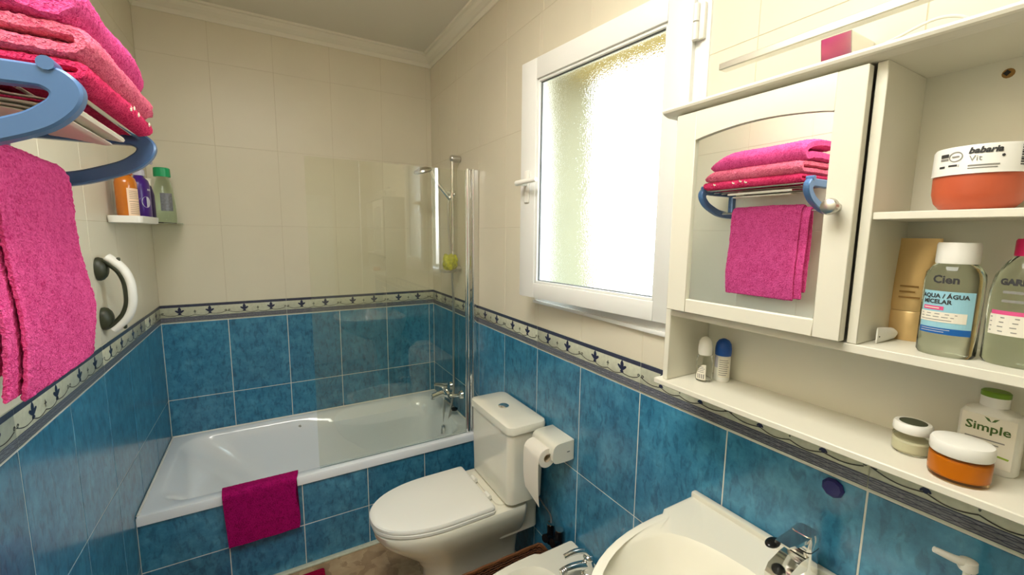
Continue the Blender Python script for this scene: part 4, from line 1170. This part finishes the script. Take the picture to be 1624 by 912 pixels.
# clear micellar bottle with the light blue label
x, y = 1.478, -2.7485
c = empty('micellar_bottle', (x, y, Bz), 'clear micellar water bottle with a light blue label and white cap', 'bottle')
PH2 = PI+.26
B('water').lathe([(.0315, Bz), (.0350, Bz+.005), (.0350, Bz+.120), (.0340, Bz+.132), (.0270, Bz+.143), (.0230, Bz+.147)], (x, y, 0), 36, sx=.78).obj('bottle', c)
B('plastic').lathe([(.0245, Bz+.1472), (.0250, Bz+.150), (.0250, Bz+.176), (.0235, Bz+.180)], (x, y, 0), 32).obj('cap', c)
f = cylmap(x, y, Bz, .0353, PI+.02, .785, 1)
b = B('bluelabel', 'bluestripe', 'pinkprint', 'label'); patch(b, f, -.034, .034, .036, .104, 16)
lab = b.obj('front_label', c, recalc=False)
f = cylmap(x, y, Bz, .0357, PI+.02, .785, 1)
b = B('bluestripe', 'pinkprint', 'label', 'greyprint'); patch(b, f, -.034, .034, .036, .046, 14); b.mat(1); patch(b, f, -.030, -.002, .074, .080, 8); b.mat(2); patch(b, f, -.035, .026, .055, .071, 12)
f = cylmap(x, y, Bz, .0360, PI+.02, .785, 1)
b.mat(3); lines(b, f, -.032, .022, .056, .070, 3, .25); b.mat(2); lines(b, f, -.030, .010, .038, .045, 2, .2); lines(b, f, -.028, -.004, .0752, .0788, 1, .4); b.obj('print', lab, recalc=False)
text_obj('lettering', 'AQUA / ÁGUA', .0092, lambda a, bb: f(a-.004, bb+.096), 'print', lab, 0, .0003)
text_obj('lettering', 'MICELAR', .0092, lambda a, bb: f(a-.012, bb+.087), 'print', lab, 0, .0003)
text_obj('lettering', 'Cien', .0170, lambda a, bb: f(a-.004, bb+.122), 'print', c, 0, .0006)
# clear bottle with pink cap
x, y = 1.492, -2.823
c = empty('micellar_bottle', (x, y, Bz), 'clear micellar water bottle with a pink cap at the right edge', 'bottle')
B('water').lathe([(.0345, Bz), (.0385, Bz+.006), (.0385, Bz+.108), (.0350, Bz+.132), (.0250, Bz+.153), (.0175, Bz+.162)], (x, y, 0), 36, sx=.74).obj('bottle', c)
B('pinkcap').lathe([(.0195, Bz+.1622), (.0195, Bz+.184), (.018, Bz+.187)], (x, y, 0), 28).obj('cap', c, label='pink cap')
f = cylmap(x, y, Bz, .0388, PI+.02, .745, 1)
b = B('label', 'pinkprint'); patch(b, f, -.036, .036, .046, .076, 14); b.mat(1); patch(b, f, -.034, .036, .076, .082, 14); lab = b.obj('front_label', c, recalc=False)
f = cylmap(x, y, Bz, .0392, PI+.02, .745, 1)
b = B('greyprint', 'pinkprint'); lines(b, f, -.034, .034, .048, .075, 4, .22); b.obj('print', lab, recalc=False)
text_obj('lettering', 'GARNIER', .0120, lambda a, bb: f(a-.002, bb+.124), 'print', c, 0, .0008)
b = B('greyprint'); lines(b, f, -.022, .010, .090, .116, 2, .3); b.obj('print', c, recalc=False)
# terracotta tub of cream on the upper shelf
x, y = 1.487, -2.757
c = empty('cream_tub', (x, y, Sh), 'wide terracotta cream tub with a white printed lid on the upper shelf', 'tub')
B('terracotta').lathe([(.034, Sh), (.040, Sh+.003), (.047, Sh+.012), (.0505, Sh+.026), (.0510, Sh+.052)], (x, y, 0), 44).obj('tub_body', c)
b = B('plastic'); b.lathe([(.0535, Sh+.0522), (.0530, Sh+.054), (.0525, Sh+.090), (.0505, Sh+.0935), (.04, Sh+.095)], (x, y, 0), 44); lid = b.obj('lid', c, label='white printed lid')
f = cylmap(x, y, Sh, .0533, PI+.23, 1, 1)
text_obj('lettering', 'babaria', .0118, lambda a, bb: f(a+.002, bb+.0845), 'print', lid, .25, .0005)
text_obj('lettering', 'Vit', .0118, lambda a, bb: f(a-.007, bb+.0735), 'greyprint', lid)
b = B('greyprint', 'print'); patch(b, f, -.014, .018, .0625, .0645, 6); patch(b, f, -.014, .016, .0590, .0605, 6)
b.mat(1); patch(b, f, -.050, -.038, .0790, .0840, 4); b.mat(0); patch(b, f, -.050, -.038, .0745, .0775, 4)
for k in range(20):
    a0, a1 = 2*PI*k/20, 2*PI*(k+1)/20; r0, r1 = .0062, .0074
    b.poly([f(-.029+r0*math.cos(a0)*1.15, .0785+r0*math.sin(a0)), f(-.029+r1*math.cos(a0)*1.15, .0785+r1*math.sin(a0)), f(-.029+r1*math.cos(a1)*1.15, .0785+r1*math.sin(a1)), f(-.029+r0*math.cos(a1)*1.15, .0785+r0*math.sin(a1))])
patch(b, f, -.0335, -.0245, .0775, .0795, 3)
b.mat(1); patch(b, f, -.051, -.042, .0635, .0665, 4); patch(b, f, -.037, -.026, .0645, .0672, 4); patch(b, f, -.0245, -.024, .063, .067, 1)
for k in range(9): patch(b, f, .041, .058, .0615+.0032*k, .0630+.0032*k+.0006*(k % 3), 5)
b.poly([f(.0205+.0022*math.cos(2*PI*k/5), .0755+.0022*math.sin(2*PI*k/5)) for k in range(5)])
b.obj('print', lid, recalc=False)

# ------------------------------------------------------------------ corner shelf, bottles, grab handle on the left wall
CZ = 1.713
sh = empty('corner_shelf', (.05, -.35, 1.69), 'white shower shelf in the back left corner', 'shelf')
b = B('plastic')
o = rrect(.056, -.600, .0555, .160, .028, 6, 4)
b.rings([[Vector((max(.0012, .056+(x-.056)*k), -.600+(y+.600)*k, z)) for x, y in o] for z, k in ((1.693, .90), (1.696, .98), (1.716, 1.0), (1.7225, 1.0), (1.7225, .93), (1.7125, .90))])
b.obj('tray', sh)
b = B('greenclear')
o = [(.001, -.43)]+[(.001+.128*math.sin(PI/2*k/10)**.8 if k else .1, -.43+.428*k/10) for k in range(1, 10)]+[(.136, -.0012), (.001, -.0012)]
o = [(.0012, -.435), (.100, -.435), (.118, -.40), (.132, -.30), (.140, -.18), (.142, -.08), (.142, -.0012), (.0012, -.0012)]
b.prism(o, lambda a, c: Vector((a, c, 1.699)), lambda a, c: Vector((a, c, 1.705)), .0015)
b.obj('clear_tray', sh, label='thin translucent tray at the corner end')
bz = 1.713
def bottle_root(name, x, y, z, label): return empty(name, (x, y, z), label, 'bottle')
x, y = .058, -.700
c = bottle_root('shampoo_bottle', x, y, bz, 'amber orange bottle with a peach label, leftmost on the corner shelf')
B('amber').lathe([(.037, bz), (.041, bz+.006), (.041, bz+.14), (.036, bz+.158), (.020, bz+.172)], (x, y, 0), 30, sx=.85).obj('bottle', c)
B('orangelid').lathe([(.024, bz+.1722), (.024, bz+.205), (.021, bz+.208)], (x, y, 0), 24).obj('cap', c)
f = cylmap(x, y, bz, .0414, -1.15, .85, 1)
b = B('peach'); patch(b, f, -.006, .062, .010, .118, 12); lab = b.obj('front_label', c, recalc=False)
f = cylmap(x, y, bz, .0418, -1.15, .85, 1)
b = B('print'); patch(b, f, 0, .058, .0655, .0668, 8); lines(b, f, .002, .05, .075, .110, 5, .18); lines(b, f, .002, .05, .015, .060, 6, .18); b.obj('print', lab, recalc=False)
x, y = .064, -.510
c = bottle_root('shampoo_bottle', x, y, bz, 'purple pump bottle with a silver emblem beside the amber bottle')
B('purple').lathe([(.046, bz), (.050, bz+.006), (.050, bz+.150), (.044, bz+.170), (.026, bz+.184), (.022, bz+.190)], (x, y, 0), 30, sx=.7).obj('bottle', c)
b = B('silverpaint'); b.lathe([(.022, bz+.1902), (.022, bz+.215), (.010, bz+.220)], (x, y, 0), 20); b.tube([(x, y, bz+.218), (x, y, bz+.246)], .007, 10); b.tube([(x-.01, y, bz+.250), (x+.052, y-.01, bz+.247)], [.010, .007], 10); b.obj('pump', c, label='pale pump head')
f = cylmap(x, y, bz, .0506, -.95, .7, 1)
b = B('silverpaint')
b.poly([f(.010+.024*math.cos(2*PI*k/14), .075+.024*math.sin(2*PI*k/14)) for k in range(14)])
b.obj('emblem', c, recalc=False, label='silver emblem')
b = B('silverpaint'); b.poly([f(-.026, .082), f(.046, .087), f(.044, .093), f(-.02, .090)]); patch(b, f, .020, .046, .125, .133, 4); b.obj('print', c, recalc=False)
x, y = .050, -.285
bz2 = 1.7052
c = bottle_root('shower_gel', x, y, bz2, 'dark purple slim tube between purple and green capped bottles')
B('darkpurple').lathe([(.028, bz2), (.031, bz2+.005), (.030, bz2+.13), (.020, bz2+.17), (.015, bz2+.175)], (x, y, 0), 26, sx=.8).obj('bottle', c)
B('label').lathe([(.018, bz2+.1752), (.018, bz2+.205), (.015, bz2+.208)], (x, y, 0), 20).obj('cap', c)
x, y = .084, -.125
c = bottle_root('shower_gel', x, y, bz2, 'clear bottle with a green screw cap at the corner end of the shelf')
B('greenclear').lathe([(.050, bz2), (.056, bz2+.008), (.055, bz2+.10), (.048, bz2+.17), (.034, bz2+.222), (.030, bz2+.235)], (x, y, 0), 32, sx=.85).obj('bottle', c)
B('green').lathe([(.035, bz2+.2352), (.0355, bz2+.240), (.0345, bz2+.277), (.031, bz2+.281)], (x, y, 0), 28).obj('cap', c, label='green screw cap')
f = cylmap(x, y, bz2, .0565, -1.0, .86, 1)
b = B('deepblue', 'label'); b.poly([f(-.02+.028*math.cos(2*PI*k/12), .11+.03*math.sin(2*PI*k/12)) for k in range(12)]) if False else None
b.mats = ['braid', 'label']; patch(b, f, -.040, .020, .060, .150, 8); lab = b.obj('label_patch', c, recalc=False)

gh = empty('grab_handle', (0, -.91, 1.43), 'white and dark suction grab handle on the left wall', 'grab handle')
gy = -.912
for zc, s in ((1.525, 1), (1.342, -1)):
    b = B('dark'); b.lathe([(.032, .001), (.033, .008), (.030, .018), (.022, .027), (.014, .031)], (0, gy, zc), 28, 'X', sx=1, sy=1.3); b.obj('suction_pad', gh, label='dark suction pad')
def hp_(off, r0):
    return [Vector((.038, gy, 1.575))*1 for _ in ()]
arc = [(.026, 1.562), (.042, 1.548), (.066, 1.518), (.080, 1.477), (.083, 1.433), (.080, 1.390), (.066, 1.350), (.042, 1.320), (.026, 1.306)]
def sweep(b, pts, w, dep, off):
    P_ = spline([Vector((x, gy, z)) for x, z in pts], 5); rs = []
    for i, p in enumerate(P_):
        d = (P_[min(i+1, len(P_)-1)]-P_[max(i-1, 0)]).normalized(); nn = Vector((-d.z, 0, d.x)); 
        s = i/(len(P_)-1); k = .85+.25*abs(2*s-1)**2
        rs.append([p+nn*(off+dep*math.cos(2*PI*j/14))+Vector((0, w*k*math.sin(2*PI*j/14), 0)) for j in range(14)])
    b.rings(rs)
b = B('plastic'); sweep(b, arc, .022, .0150, .007); b.obj('grip', gh)
b = B('dark'); sweep(b, arc, .019, .012, -.006); b.obj('grip_lining', gh, label='dark rubber lining inside the grip')
for zc in (1.548, 1.318):
    b = B('dark'); b.box((.056, gy-.009, zc-.018), (.066, gy+.009, zc+.018), .004); b.obj('release_tab', gh)
